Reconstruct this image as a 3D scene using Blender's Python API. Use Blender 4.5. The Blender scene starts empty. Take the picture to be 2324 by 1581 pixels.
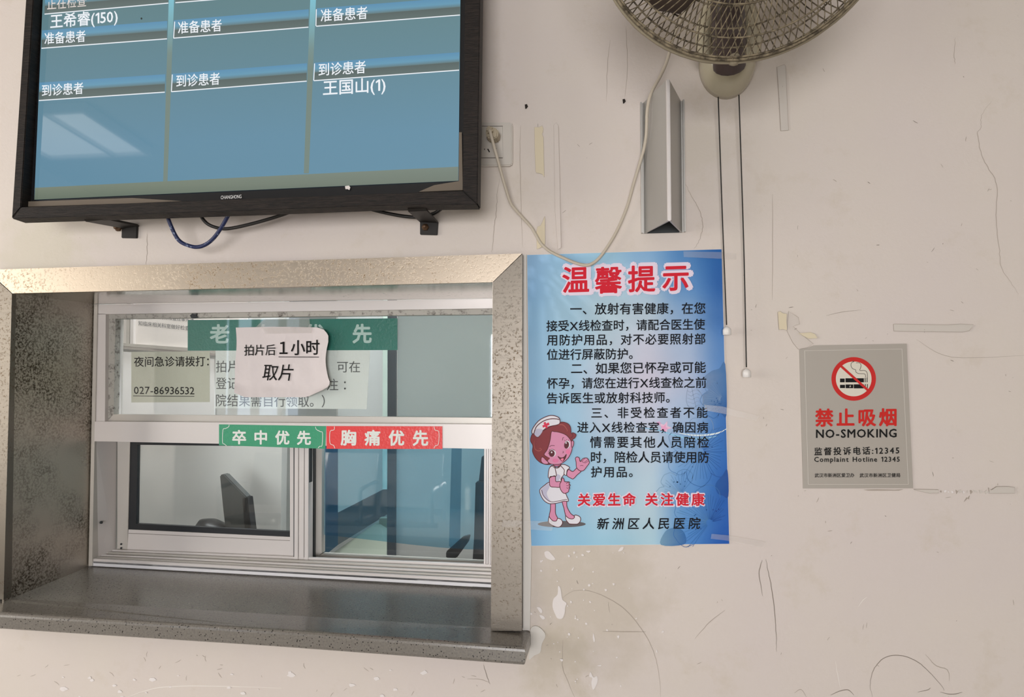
import bpy, bmesh, math, random
from mathutils import Vector, Matrix, geometry, noise

random.seed(7)
S = bpy.context.scene
COL = S.collection

# ------------------------------------------------------------------ camera
FPX, W, H = 1600.0, 2324, 1581
YAW, PITCH, DIST, CZ = math.radians(7.5), math.radians(2.5), 1.42, 1.5
FWD = Vector((-math.sin(YAW)*math.cos(PITCH), math.cos(YAW)*math.cos(PITCH), math.sin(PITCH)))
RGT = Vector((math.cos(YAW), math.sin(YAW), 0))
UPV = RGT.cross(FWD)
CAM = Vector((0, -DIST, CZ))
cd = bpy.data.cameras.new('camera'); cam = bpy.data.objects.new('camera', cd); COL.objects.link(cam)
cd.sensor_width = 36; cd.lens = FPX/W*36; cd.clip_start = 0.02
cam.matrix_world = Matrix((( RGT.x, UPV.x, -FWD.x, CAM.x), (RGT.y, UPV.y, -FWD.y, CAM.y), (RGT.z, UPV.z, -FWD.z, CAM.z), (0,0,0,1)))
S.camera = cam
S.view_settings.view_transform = 'Standard'; S.view_settings.look = 'None'
S.view_settings.gamma = 1; S.view_settings.use_curve_mapping = False
S.view_settings.exposure = 0.0
# ------------------------------------------------------------------ world
wd = bpy.data.worlds.new('sky'); S.world = wd; wd.use_nodes = True
wn = wd.node_tree.nodes; wl = wd.node_tree.links
bg = wn['Background']; bg.inputs[0].default_value = (0.72, 0.83, 1.0, 1); bg.inputs[1].default_value = 2.9
# ------------------------------------------------------------------ lights
def area(name, loc, rot, sx, sy, power, color):
    l = bpy.data.lights.new(name, 'AREA'); l.shape = 'RECTANGLE'; l.size = sx; l.size_y = sy
    l.energy = power; l.color = color
    o = bpy.data.objects.new(name, l); COL.objects.link(o); o.location = loc; o.rotation_euler = rot
    return o
PI = math.pi
area('daylight_left', (-3.05, -1.5, 1.6), (0, -PI/2, 0), 1.4, 1.8, 40, (1.0, .95, .88))
area('daylight_back', (-.1, -5.85, 1.25), (PI/2, 0, 0), 2.3, 1.5, 134, (1.0, .95, .91))
area('office_front_fill', (-.5, .56, 2.7), (0, 0, 0), 2.2, .2, 31, (.93, .97, 1.0))  # added fill light that brightens the near office partitions
sl = bpy.data.lights.new('sun', 'SUN'); sl.energy = 22; sl.angle = .01; sl.color = (1.0, .95, .86)
so_ = bpy.data.objects.new('sun', sl); COL.objects.link(so_); so_.rotation_euler = Vector((.33, -1, -.45)).to_track_quat('-Z', 'Y').to_euler()
area('office_lamp', (-.2, 1.9, 2.72), (0, 0, 0), 1.2, .9, 32, (.93, .97, 1.0))
area('office_daylight', (2.3, 1.9, 1.6), (0, PI/2, 0), 1.2, 1.4, 5, (.95, .98, 1.0))

# ------------------------------------------------------------------ helpers
ILL = 0.86
def lin(c): return tuple(((x/255)/12.92 if x/255 <= .04045 else ((x/255+.055)/1.055)**2.4) for x in c)
def alb(c, k=ILL): return tuple(min(x/k, .92) for x in lin(c))

def ray(px, py): return FWD*FPX + RGT*(px-W/2) + UPV*(H/2-py)
class Plane:
    def __init__(s, pt, n=(0, -1, 0)): s.p = Vector(pt); s.n = Vector(n).normalized()
    def at(s, px, py, off=0.0):
        d = ray(px, py); q = s.p + s.n*off
        return CAM + d*((q-CAM).dot(s.n)/d.dot(s.n))
def YP(y): return Plane((0, y, 0))
def P(px, py, y): return YP(y).at(px, py)
WALL = YP(0)

def newobj(name, me, mat=None, parent=None):
    o = bpy.data.objects.new(name, me); COL.objects.link(o)
    if mat is not None: me.materials.append(mat)
    if parent is not None:
        o.parent = parent; o.matrix_parent_inverse = Matrix.Translation(-parent.location) if parent.rotation_euler.to_quaternion().angle < 1e-6 else Matrix.Identity(4)
    return o
def tag(o, label=None, cat=None, group=None, kind=None):
    if label: o['label'] = label
    if cat: o['category'] = cat
    if group: o['group'] = group
    if kind: o['kind'] = kind
    return o
def empty(name, loc, label, cat, group=None, kind=None, rot=None):
    o = bpy.data.objects.new(name, None); COL.objects.link(o); o.location = loc; o.empty_display_size = .05
    if rot: o.rotation_euler = rot
    return tag(o, label, cat, group, kind)
def mesh(name, vs, fs, mat=None, parent=None, smooth=False, bevel=0, recalc=True):
    me = bpy.data.meshes.new(name); me.from_pydata([tuple(v) for v in vs], [], fs)
    if recalc or bevel:
        bm = bmesh.new(); bm.from_mesh(me)
        bmesh.ops.recalc_face_normals(bm, faces=bm.faces)
        if bevel:
            es = [e for e in bm.edges if len(e.link_faces) == 2 and e.calc_face_angle(0) > .5]
            bmesh.ops.bevel(bm, geom=es, offset=bevel, segments=2, affect='EDGES', clamp_overlap=True)
        bm.to_mesh(me); bm.free()
    if smooth: me.polygons.foreach_set('use_smooth', [True]*len(me.polygons))
    return newobj(name, me, mat, parent)
def hexa(name, f, b, mat, parent=None, bevel=0):
    """f, b: four corner points of the front and the back face, same order"""
    n = len(f); vs = list(f)+list(b)
    fs = [tuple(range(n)), tuple(range(2*n-1, n-1, -1))] + [(i, (i+1) % n, n+(i+1) % n, n+i) for i in range(n)]
    return mesh(name, vs, fs, mat, parent, bevel=bevel)
def slab(name, px, plane, th, mat, parent=None, bevel=0, off=0):
    """extrude a pixel polygon lying on a plane backwards by th"""
    if not isinstance(plane, Plane): plane = YP(plane)
    f = [plane.at(x, y, off) for x, y in px]
    b = [v - plane.n*th for v in f]
    return hexa(name, f, b, mat, parent, bevel)
def box(name, lo, hi, mat, parent=None, bevel=0):
    x0, y0, z0 = lo; x1, y1, z1 = hi
    f = [Vector(v) for v in ((x0, y0, z0), (x1, y0, z0), (x1, y0, z1), (x0, y0, z1))]
    b = [Vector(v) for v in ((x0, y1, z0), (x1, y1, z0), (x1, y1, z1), (x0, y1, z1))]
    return hexa(name, f, b, mat, parent, bevel)
def catmull(pts, n=6, closed=False):
    pts = [Vector(p) for p in pts]; out = []; m = len(pts)
    rng = range(m) if closed else range(m-1)
    for i in rng:
        g = lambda k: pts[k % m] if closed else pts[max(0, min(m-1, k))]
        a, b, c, d = g(i-1), g(i), g(i+1), g(i+2)
        for j in range(n):
            t = j/n
            out.append(.5*((2*b)+(c-a)*t+(2*a-5*b+4*c-d)*t*t+(3*b-a-3*c+d)*t**3))
    if not closed: out.append(pts[-1])
    return out
def tube_geo(pts, r, k=8, closed=False, flat=1.0):
    vs, fs = [], []; m = len(pts)
    rr = r if callable(r) else (lambda i: r)
    ref = Vector((0, 1, 0))
    for i, p in enumerate(pts):
        a = pts[(i-1) % m] if (closed or i > 0) else p
        b = pts[(i+1) % m] if (closed or i < m-1) else p
        t = (b-a).normalized()
        u = ref - t*ref.dot(t)
        if u.length < 1e-3: u = Vector((1, 0, 0)) - t*t.x
        u.normalize(); v = t.cross(u)
        for j in range(k):
            q = 2*PI*j/k
            vs.append(p + (u*math.cos(q)*flat + v*math.sin(q))*rr(i))
    for i in range(m if closed else m-1):
        for j in range(k):
            i2 = (i+1) % m
            fs.append((i*k+j, i*k+(j+1) % k, i2*k+(j+1) % k, i2*k+j))
    if not closed:
        fs.append(tuple(range(k-1, -1, -1))); fs.append(tuple((m-1)*k+j for j in range(k)))
    return vs, fs
def tube(name, pts, r, mat, parent=None, k=8, closed=False, flat=1.0):
    vs, fs = tube_geo(pts, r, k, closed, flat)
    return mesh(name, vs, fs, mat, parent, smooth=True)
def lathe_geo(prof, k=32, axis=Vector((0, 0, 1)), org=Vector((0, 0, 0)), sx=1, sy=1):
    """prof: (radius, height) pairs"""
    ax = Vector(axis).normalized(); h = ax.orthogonal().normalized()
    if abs(ax.y) > .9: h = Vector((1, 0, 0))
    v = ax.cross(h); vs, fs = [], []
    for r, z in prof:
        for j in range(k):
            q = 2*PI*j/k; vs.append(org + ax*z + (h*math.cos(q)*sx + v*math.sin(q)*sy)*r)
    for i in range(len(prof)-1):
        for j in range(k): fs.append((i*k+j, i*k+(j+1) % k, (i+1)*k+(j+1) % k, (i+1)*k+j))
    fs.append(tuple(range(k-1, -1, -1))); fs.append(tuple((len(prof)-1)*k+j for j in range(k)))
    return vs, fs
def lathe(name, prof, mat, parent=None, **kw):
    vs, fs = lathe_geo(prof, **kw)
    return mesh(name, vs, fs, mat, parent, smooth=True)

# ------------------------------------------------------------------ materials
def mat(name, color=(.5, .5, .5), rough=.5, metal=0.0, coat=0.0, spec=.5, emit=None, estr=1.0):
    m = bpy.data.materials.new(name); m.use_nodes = True
    b = m.node_tree.nodes['Principled BSDF']
    b.inputs['Base Color'].default_value = (*color[:3], 1); b.inputs['Roughness'].default_value = rough
    b.inputs['Metallic'].default_value = metal; b.inputs['Coat Weight'].default_value = coat
    b.inputs['Specular IOR Level'].default_value = spec
    if emit: b.inputs['Emission Color'].default_value = (*emit[:3], 1); b.inputs['Emission Strength'].default_value = estr
    return m
def nd(m, t, **kw):
    n = m.node_tree.nodes.new(t)
    for k, v in kw.items(): setattr(n, k, v)
    return n
def lk(m, a, b): m.node_tree.links.new(a, b)
def coords(m, scale=(1, 1, 1)):
    g = nd(m, 'ShaderNodeNewGeometry'); mp = nd(m, 'ShaderNodeMapping'); mp.inputs['Scale'].default_value = scale
    lk(m, g.outputs['Position'], mp.inputs['Vector']); return mp.outputs['Vector']
def noise_ramp(m, vec, scale, lo, hi, detail=4, rough=.6, c0=0, c1=1):
    n = nd(m, 'ShaderNodeTexNoise'); n.inputs['Scale'].default_value = scale; n.inputs['Detail'].default_value = detail; n.inputs['Roughness'].default_value = rough
    lk(m, vec, n.inputs['Vector'])
    r = nd(m, 'ShaderNodeMapRange'); r.inputs['From Min'].default_value = lo; r.inputs['From Max'].default_value = hi
    r.inputs['To Min'].default_value = c0; r.inputs['To Max'].default_value = c1
    lk(m, n.outputs['Fac'], r.inputs['Value']); return r.outputs['Result']
def mixc(m, fac, a, b):
    x = nd(m, 'ShaderNodeMix', data_type='RGBA')
    if hasattr(fac, 'links'): lk(m, fac, x.inputs[0])
    else: x.inputs[0].default_value = fac
    for i, c in ((6, a), (7, b)):
        if hasattr(c, 'links'): lk(m, c, x.inputs[i])
        else: x.inputs[i].default_value = (*c[:3], 1)
    return x.outputs[2]
def mul(m, a, b):
    x = nd(m, 'ShaderNodeMath', operation='MULTIPLY')
    for i, c in ((0, a), (1, b)):
        if hasattr(c, 'links'): lk(m, c, x.inputs[i])
        else: x.inputs[i].default_value = c
    return x.outputs[0]
def bump(m, h, strength=.2, dist=.001):
    b = nd(m, 'ShaderNodeBump'); b.inputs['Strength'].default_value = strength; b.inputs['Distance'].default_value = dist
    lk(m, h, b.inputs['Height']); lk(m, b.outputs[0], m.node_tree.nodes['Principled BSDF'].inputs['Normal'])
def setc(m, c): lk(m, c, m.node_tree.nodes['Principled BSDF'].inputs['Base Color'])
def setr(m, c): lk(m, c, m.node_tree.nodes['Principled BSDF'].inputs['Roughness'])

def wall_mat(name, c, c2, c3):
    m = mat(name, alb(c), .55, spec=.3)
    v = coords(m)
    a = mixc(m, noise_ramp(m, v, 2.2, .35, .65, 3), alb(c), alb(c2))
    b = mixc(m, noise_ramp(m, v, 6, .56, .78, 6, .7), a, alb(c3))
    s = mixc(m, noise_ramp(m, v, 110, .76, .80, 2, .5, 0, .45), b, alb((120, 112, 104)))
    if name == 'wall_paint':
        for (cx_, cy_, rr_, kc, st_) in ((1330, 1350, .20, (184, 174, 158), .6), (90, 575, .16, (196, 190, 172), .6), (1560, 330, .12, (196, 188, 174), .5), (1260, 1500, .10, (186, 176, 158), .5)):
            vm = nd(m, 'ShaderNodeVectorMath', operation='DISTANCE'); lk(m, v, vm.inputs[0]); vm.inputs[1].default_value = tuple(WALL.at(cx_, cy_))
            ad = nd(m, 'ShaderNodeMath', operation='ADD'); lk(m, vm.outputs['Value'], ad.inputs[0]); lk(m, noise_ramp(m, v, 14, .3, .7, 5, .6, -.04, .06), ad.inputs[1])
            mr = nd(m, 'ShaderNodeMapRange'); lk(m, ad.outputs[0], mr.inputs['Value']); mr.inputs['From Min'].default_value = rr_; mr.inputs['From Max'].default_value = rr_*.4; mr.inputs['To Max'].default_value = st_
            s = mixc(m, mr.outputs[0], s, alb(kc))
    setc(m, s); bump(m, noise_ramp(m, v, 160, .3, .7, 5), .12, .0012)
    return m
M = {}
M['wall'] = wall_mat('wall_paint', (208, 199, 190), (206, 196, 191), (196, 185, 171))
M['plaster'] = mat('bare_plaster', alb((222, 216, 214)), .8)
M['caulk'] = mat('caulk', alb((206, 202, 196)), .5)
M['crack'] = mat('crack_grey', alb((166, 155, 144)), .9)
M['pencil'] = mat('scuff_dark', alb((128, 118, 108)), .9)
M['scratch'] = mat('scratch_light', alb((224, 218, 212)), .7)
M['hole'] = mat('plug_hole', alb((40, 34, 30)), .9)

def steel(name, base, dirt, rust, lo, hi, rough, sc=150, brush=True, cover=1.0):
    m = mat(name, alb(base), rough, 1.0)
    v = coords(m)
    sp = noise_ramp(m, v, sc, lo, hi, 5, .7)
    big = noise_ramp(m, v, 5, .38, .6, 3)
    c = mixc(m, mul(m, mul(m, sp, big), cover), alb(base), alb(dirt))
    c = mixc(m, noise_ramp(m, v, 60, .70, .76, 6, .75, 0, .7), c, alb(rust))
    setc(m, c)
    v2 = coords(m, (4, 4, 200)) if brush else v
    setr(m, noise_ramp(m, v2, 3, .2, .8, 3, .5, rough-.02, rough+.05))
    bump(m, sp, .25, -.0004)
    return m
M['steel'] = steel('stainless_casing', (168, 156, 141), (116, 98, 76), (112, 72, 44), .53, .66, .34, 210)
M['steel_dim'] = steel('stainless_stile_dim', (112, 106, 98), (82, 68, 52), (100, 70, 46), .55, .66, .38, 210)  # stile copy of the casing steel, base darkened to dim its reflections
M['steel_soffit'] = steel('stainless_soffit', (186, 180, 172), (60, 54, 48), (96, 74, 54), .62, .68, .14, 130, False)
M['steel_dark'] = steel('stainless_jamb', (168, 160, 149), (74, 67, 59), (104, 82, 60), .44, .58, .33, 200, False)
M['alu'] = mat('aluminium_white', alb((204, 199, 197)), .36, .2)
M['alu_grey'] = mat('aluminium_grey', alb((182, 178, 172)), .38, .4)
M['alu_lip'] = mat('aluminium_lip', alb((222, 222, 226)), .35, .1)
m = mat('aluminium_grimy', alb((150, 146, 138)), .6, .2); v = coords(m)
setc(m, mixc(m, noise_ramp(m, v, 70, .52, .7, 6, .7), alb((168, 165, 158)), alb((66, 58, 52)))); M['grime'] = m
M['seal'] = mat('rubber_seal', alb((18, 22, 28)), .45)
M['gap'] = mat('dark_gap', alb((52, 56, 58)), .6)

m = mat('quartz_slab', alb((112, 108, 104)), .24, spec=.5, coat=.05); v = coords(m)
vo = nd(m, 'ShaderNodeTexVoronoi'); vo.inputs['Scale'].default_value = 175; vo.inputs['Randomness'].default_value = 1
mp2 = coords(m, (1, 1, 1)); lk(m, mp2, vo.inputs['Vector'])
r1 = nd(m, 'ShaderNodeMapRange'); r1.inputs['From Min'].default_value = .16; r1.inputs['From Max'].default_value = .26; r1.inputs['To Min'].default_value = 1; r1.inputs['To Max'].default_value = 0
lk(m, vo.outputs['Distance'], r1.inputs['Value'])
pick = noise_ramp(m, v, 120, .40, .50, 2)
base = mixc(m, noise_ramp(m, v, 260, .35, .7, 3), alb((122, 117, 110)), alb((106, 102, 97)))
c = mixc(m, mul(m, r1.outputs[0], pick), base, alb((26, 24, 22)))
c = mixc(m, noise_ramp(m, v, 330, .68, .72, 2, .5, 0, .6), c, alb((168, 164, 156)))
setc(m, c); setr(m, noise_ramp(m, v, 200, .3, .7, 2, .6, .22, .27)); M['quartz'] = m

def glass_mat(name, tint=(1, 1, 1), base=.045, haze=0, hcol=(.8, .85, .85), k=.9, rough=.02):
    m = bpy.data.materials.new(name); m.use_nodes = True; t = m.node_tree; t.nodes.clear()
    out = t.nodes.new('ShaderNodeOutputMaterial'); mx = t.nodes.new('ShaderNodeMixShader')
    tr = t.nodes.new('ShaderNodeBsdfTransparent'); tr.inputs[0].default_value = (*tint, 1)
    gl = t.nodes.new('ShaderNodeBsdfGlossy'); gl.inputs['Roughness'].default_value = rough
    lw = t.nodes.new('ShaderNodeLayerWeight'); lw.inputs[0].default_value = .5
    pw = t.nodes.new('ShaderNodeMath'); pw.operation = 'POWER'; pw.inputs[1].default_value = 5
    ma = t.nodes.new('ShaderNodeMath'); ma.operation = 'MULTIPLY_ADD'; ma.inputs[1].default_value = k; ma.inputs[2].default_value = base
    L = t.links.new
    L(lw.outputs['Facing'], pw.inputs[0]); L(pw.outputs[0], ma.inputs[0]); L(ma.outputs[0], mx.inputs[0])
    src = tr.outputs[0]
    if haze:
        df = t.nodes.new('ShaderNodeBsdfDiffuse'); df.inputs[0].default_value = (*hcol, 1)
        h = t.nodes.new('ShaderNodeMixShader'); h.inputs[0].default_value = haze
        L(tr.outputs[0], h.inputs[1]); L(df.outputs[0], h.inputs[2]); src = h.outputs[0]
    L(src, mx.inputs[1]); L(gl.outputs[0], mx.inputs[2]); L(mx.outputs[0], out.inputs[0])
    return m
M['glass'] = glass_mat('window_glass', (.97, .985, .98), .06)
M['film_blue'] = glass_mat('blue_film', (.64, .83, .92), .02, .05, lin((90, 150, 185)))
M['film_grey'] = glass_mat('pale_film', (.87, .90, .90), .02, .45, lin((190, 204, 208)))
M['clear_tape'] = glass_mat('clear_tape', (.985, .98, .975), .03, .13, (.86, .83, .80), .5, .28)

def print_mat(name, rough=.5, spec=.4, bumpy=0, coat=0, emit=0):
    m = mat(name, (.5, .5, .5), rough, spec=spec, coat=coat)
    a = nd(m, 'ShaderNodeVertexColor'); a.layer_name = 'Col'
    b = m.node_tree.nodes['Principled BSDF']
    if emit:
        b.inputs['Base Color'].default_value = (.008, .01, .012, 1)
        lk(m, a.outputs[0], b.inputs['Emission Color']); b.inputs['Emission Strength'].default_value = emit
    else: lk(m, a.outputs[0], b.inputs['Base Color'])
    if bumpy:
        v = coords(m); bump(m, noise_ramp(m, v, bumpy, .3, .7, 3), .25, .0015)
    return m
M['print'] = print_mat('print_matte', .7, .12)
M['print_gloss'] = print_mat('print_gloss', .42, .16, 22)
M['sticker'] = print_mat('sticker_vinyl', .3, .5, 160)
M['screen'] = print_mat('screen_pixels', .035, .5, 0, 0, 1.0)
M['paper'] = mat('paper_white', alb((214, 206, 206)), .8)
m = M['paper']; v = coords(m); bump(m, noise_ramp(m, v, 14, .3, .7, 3), .5, .006)

m = mat('painted_wood_black', alb((34, 30, 28)), .55, spec=.25); v = coords(m, (6, 6, 60))
setc(m, mixc(m, noise_ramp(m, v, 6, .4, .75, 6, .7), alb((24, 21, 20)), alb((50, 42, 38))))
bump(m, noise_ramp(m, v, 12, .3, .7, 4), .4, .001); M['wood'] = m
M['wood_side'] = mat('wood_red_brown', alb((72, 48, 38)), .6)
M['tan_wood'] = mat('bare_wood_edge', alb((104, 94, 82)), .7)
M['black_plastic'] = mat('black_plastic', alb((26, 27, 30)), .25, spec=.5)
M['iron'] = mat('black_iron', alb((38, 35, 33)), .55, .3)
M['rust'] = mat('rusty_bolt', alb((92, 70, 52)), .5, .6)
M['cable_black'] = mat('cable_black', alb((36, 34, 33)), .45)
m = mat('cable_blue', alb((32, 42, 82)), .5); v = coords(m)
setc(m, mixc(m, noise_ramp(m, v, 130, .62, .66, 2), alb((30, 40, 80)), alb((120, 132, 160)))); M['cable_blue'] = m
M['cable_grey'] = mat('cable_cream', alb((184, 174, 158)), .5)
M['cream'] = mat('cream_plastic', alb((176, 168, 146)), .25, spec=.5, coat=.3)
M['cream_dusty'] = mat('dusty_cream', alb((140, 130, 110)), .7)
m = mat('dusty_wire', alb((110, 100, 82)), .8); v = coords(m)
setc(m, mixc(m, noise_ramp(m, v, 90, .4, .62, 4), alb((130, 118, 96)), alb((62, 53, 40)))); M['wire'] = m
M['wire_dark'] = mat('dusty_wire_back', alb((74, 64, 52)), .9)
M['brown'] = mat('brown_plastic', alb((62, 50, 48)), .45)
M['blade'] = mat('brown_blade', alb((66, 54, 46)), .5)
M['socket'] = mat('socket_plastic', alb((196, 190, 182)), .35)
M['socket_line'] = mat('socket_groove', alb((120, 114, 108)), .7)
M['plug'] = mat('plug_yellowed', alb((166, 154, 132)), .5)
M['trunk'] = mat('trunking_grey', alb((170, 168, 164)), .38, .35)
M['masking'] = mat('masking_tape', alb((210, 198, 172)), .7)
m = mat('old_tape', alb((186, 180, 172)), .4); v = coords(m)
setc(m, mixc(m, noise_ramp(m, v, 190, .72, .76, 2), alb((198, 191, 183)), alb((120, 112, 104)))); M['old_tape'] = m
M['white_plastic'] = mat('white_plastic', alb((226, 222, 218)), .3)
M['cord'] = mat('cord_black', alb((26, 24, 22)), .6)
M['office_wall'] = mat('office_wall', alb((200, 202, 200)), .7)
M['office_blue'] = mat('office_blue', alb((44, 84, 112)), .6)
M['office_dark'] = mat('office_dark', alb((60, 70, 78)), .6)
M['floor'] = mat('floor_tile', alb((150, 146, 138)), .3)
M['ceiling'] = mat('ceiling_paint', alb((150, 146, 138)), .7)
M['hall'] = wall_mat('hall_paint', (176, 170, 160), (170, 164, 156), (160, 152, 142))
M['monitor'] = mat('monitor_black', alb((24, 25, 28)), .35)
M['board'] = mat('board_white', alb((214, 208, 204)), .5)
M['edge_glass'] = mat('glass_edge', alb((206, 232, 224)), .2)
M['lamp'] = mat('lamp_panel', (.8, .8, .8), .4, emit=(1, .98, .95), estr=2.2)
M['chrome'] = mat('chrome', (.75, .75, .76), .2, 1)

# ------------------------------------------------------------------ flat print
_g = {}
def glyph(ch, off=0.0):
    if ch == '1':
        p = [(.20, 0), (.30, 0), (.30, .68), (.21, .68), (.05, .57), (.05, .48), (.20, .575)]
        return p, [tuple(t) for t in geometry.tessellate_polygon([[Vector((x, y, 0)) for x, y in p]])]
    key = (ch, off)
    if key in _g: return _g[key]
    c = bpy.data.curves.new('t', 'FONT'); c.body = ch; c.size = 1; c.offset = off; c.resolution_u = 2
    c.fill_mode = 'FRONT'
    o = bpy.data.objects.new('t', c); COL.objects.link(o)
    dg = bpy.context.evaluated_depsgraph_get(); me = bpy.data.meshes.new_from_object(o.evaluated_get(dg))
    vs = [(v.co.x, v.co.y) for v in me.vertices]; fs = [tuple(p.vertices) for p in me.polygons]
    bpy.data.objects.remove(o); bpy.data.curves.remove(c); bpy.data.meshes.remove(me)
    _g[key] = (vs, fs); return _g[key]
ASC = {' ': .3, '(': .42, ')': .42, '-': .5, ':': .3, 'X': .72}
def isasc(ch): return ord(ch) < 256
class Art:
    def __init__(s, plane, step=.00016): s.pl = plane; s.v = []; s.f = []; s.c = []; s.step = step
    def add(s, pts, faces, cols, layer):
        b = len(s.v)
        s.v += [s.pl.at(x, y, (layer+1)*s.step) for x, y in pts]
        s.c += cols if isinstance(cols, list) else [cols]*len(pts)
        s.f += [tuple(b+i for i in f) for f in faces]
    def poly(s, pts, col, layer=0, smooth=0):
        if smooth: pts = [(p.x, p.y) for p in catmull([(a, b, 0) for a, b in pts], smooth, True)]
        tri = geometry.tessellate_polygon([[Vector((x, y, 0)) for x, y in pts]])
        s.add(pts, tri, col, layer)
        return pts
    def stroke(s, pts, w, col, layer=0, closed=False, smooth=0, taper=False):
        if smooth: pts = [(p.x, p.y) for p in catmull([(a, b, 0) for a, b in pts], smooth, closed)]
        n = len(pts); out = []
        for i in range(n):
            a = pts[(i-1) % n] if (closed or i) else pts[i]; b = pts[(i+1) % n] if (closed or i < n-1) else pts[i]
            dx, dy = b[0]-a[0], b[1]-a[1]; l = math.hypot(dx, dy) or 1
            ww = w/2*(math.sin(PI*(i+.5)/n)*.8+.2 if taper else 1)
            nx, ny = -dy/l*ww, dx/l*ww
            out += [(pts[i][0]+nx, pts[i][1]+ny), (pts[i][0]-nx, pts[i][1]-ny)]
        m = n if closed else n-1
        s.add(out, [(2*i, 2*i+1, 2*((i+1) % n)+1, 2*((i+1) % n)) for i in range(m)], col, layer)
    def rect(s, x0, y0, x1, y1, col, layer=0): s.poly([(x0, y0), (x1, y0), (x1, y1), (x0, y1)], col, layer)
    def ellipse(s, cx, cy, rx, ry, col, layer=0, rot=0, n=24):
        pts = []
        for i in range(n):
            q = 2*PI*i/n; x, y = rx*math.cos(q), ry*math.sin(q)
            pts.append((cx+x*math.cos(rot)-y*math.sin(rot), cy+x*math.sin(rot)+y*math.cos(rot)))
        return s.poly(pts, col, layer)
    def text(s, body, p0, p1, h, col, layer=1, off=0.0, slant=0.0, fit=None, ems=None):
        """p0, p1: lower left and lower right of the ink; h: glyph height in pixels"""
        cjk = any(not isasc(c) for c in body)
        em = ems or (h/.90 if cjk else h/.735)
        base = .09 if cjk else 0.0
        (x0, y0), (x1, y1) = p0, p1
        Wt = math.hypot(x1-x0, y1-y0)/em
        items = []; pen = 0.0
        for ch in body:
            if ch == ' ': items.append((None, pen)); pen += .35; continue
            vs, fs = glyph(ch)
            if not vs: continue
            xs = [a for a, b in vs]
            if isasc(ch):
                adv = max(xs)-min(xs)+.09; items.append((ch, pen-min(xs)+.045)); pen += adv
            else: items.append((ch, pen)); pen += 1.0
        def ink(tr):
            lo = 1e9; hi = -1e9
            for i, (ch, q) in enumerate(items):
                if ch is None: continue
                xs = [a+q+tr*i for a, b in glyph(ch)[0]]; lo = min(lo, min(xs)-off); hi = max(hi, max(xs)+off)
            return lo, hi
        lo, hi = ink(0)
        tr = (Wt-(hi-lo))/(len(items)-1) if len(items) > 1 else 0
        sqz = 1.0
        if tr < 0: tr = 0; lo, hi = ink(0); sqz = Wt/(hi-lo)
        lo, hi = ink(tr)
        ux, uy = (x1-x0)/math.hypot(x1-x0, y1-y0), (y1-y0)/math.hypot(x1-x0, y1-y0)
        for i, (ch, q) in enumerate(items):
            if ch is None: continue
            vs, fs = glyph(ch)
            sh = [(0, 0)]
            if off: sh += [(off*math.cos(PI*k/4), off*math.sin(PI*k/4)) for k in range(8)]
            if off > .04: sh += [(off*.5*math.cos(PI*k/4), off*.5*math.sin(PI*k/4)) for k in range(8)]
            for kk, (da, db) in enumerate(sh):
                pts = []
                for a, b in vs:
                    X = (a+da+q+tr*i-lo)*em*sqz; Y = (b+db+base)*em
                    pts.append((x0+ux*X+slant*Y, y0+uy*X-Y))
                s.add(pts, fs, col, layer+kk*.11)
    def build(s, name, mat, parent=None):
        me = bpy.data.meshes.new(name); me.from_pydata([tuple(v) for v in s.v], [], s.f)
        ca = me.color_attributes.new('Col', 'FLOAT_COLOR', 'POINT')
        flat = []
        for c in s.c: flat += [c[0], c[1], c[2], 1.0]
        ca.data.foreach_set('color', flat)
        # every face looks back to the viewer's side
        bm = bmesh.new(); bm.from_mesh(me); n = s.pl.n
        for f in bm.faces:
            f.normal_update()
            if f.normal.dot(n) < 0: f.normal_flip()
        bm.to_mesh(me); bm.free()
        return newobj(name, me, mat, parent)

# ================================================================== SETTING
def st(o, label, cat='wall'): return tag(o, label, cat, None, 'structure')
X0, X1, Z1 = -3.2, 3.4, 2.95
OP = [P(26, 663, 0), P(1121, 637, 0), P(1117, 1470, 0), P(4, 1420, 0)]     # opening corners TL TR BR BL
TH = .24
def wall_piece(c):
    return c
fr = [Vector((X0, 0, Z1)), Vector((X1, 0, Z1)), Vector((X1, 0, 0)), Vector((X0, 0, 0))]
bk = [v+Vector((0, TH, 0)) for v in fr]; ob = [v+Vector((0, TH, 0)) for v in OP]
vs = fr+OP+bk+ob; fs = []
for i in range(4):
    j = (i+1) % 4
    fs += [(i, j, 4+j, 4+i), (8+i, 12+i, 12+j, 8+j), (4+i, 4+j, 12+j, 12+i), (i, 8+i, 8+j, j)]
wall = st(mesh('wall_front', vs, fs, M['wall']), 'cream painted wall with cracks, chips and scuffs around the service window')
st(box('floor', (X0, -6, -.05), (X1, 0, 0), M['floor']), 'grey floor of the waiting hall', 'floor')
st(box('ceiling', (X0, -6, Z1), (X1, 0, Z1+.05), M['ceiling']), 'off-white ceiling of the waiting hall', 'ceiling')
M['hall_dark'] = mat('hall_low_bounce', alb((120, 112, 104)), .6)  # right wall colour darkened so less light bounces onto the front wall
st(box('wall_right', (X1, -6, 0), (X1+.1, 0, Z1), M['hall_dark']), 'wall on the right side of the hall, darkened to return less light')
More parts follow.
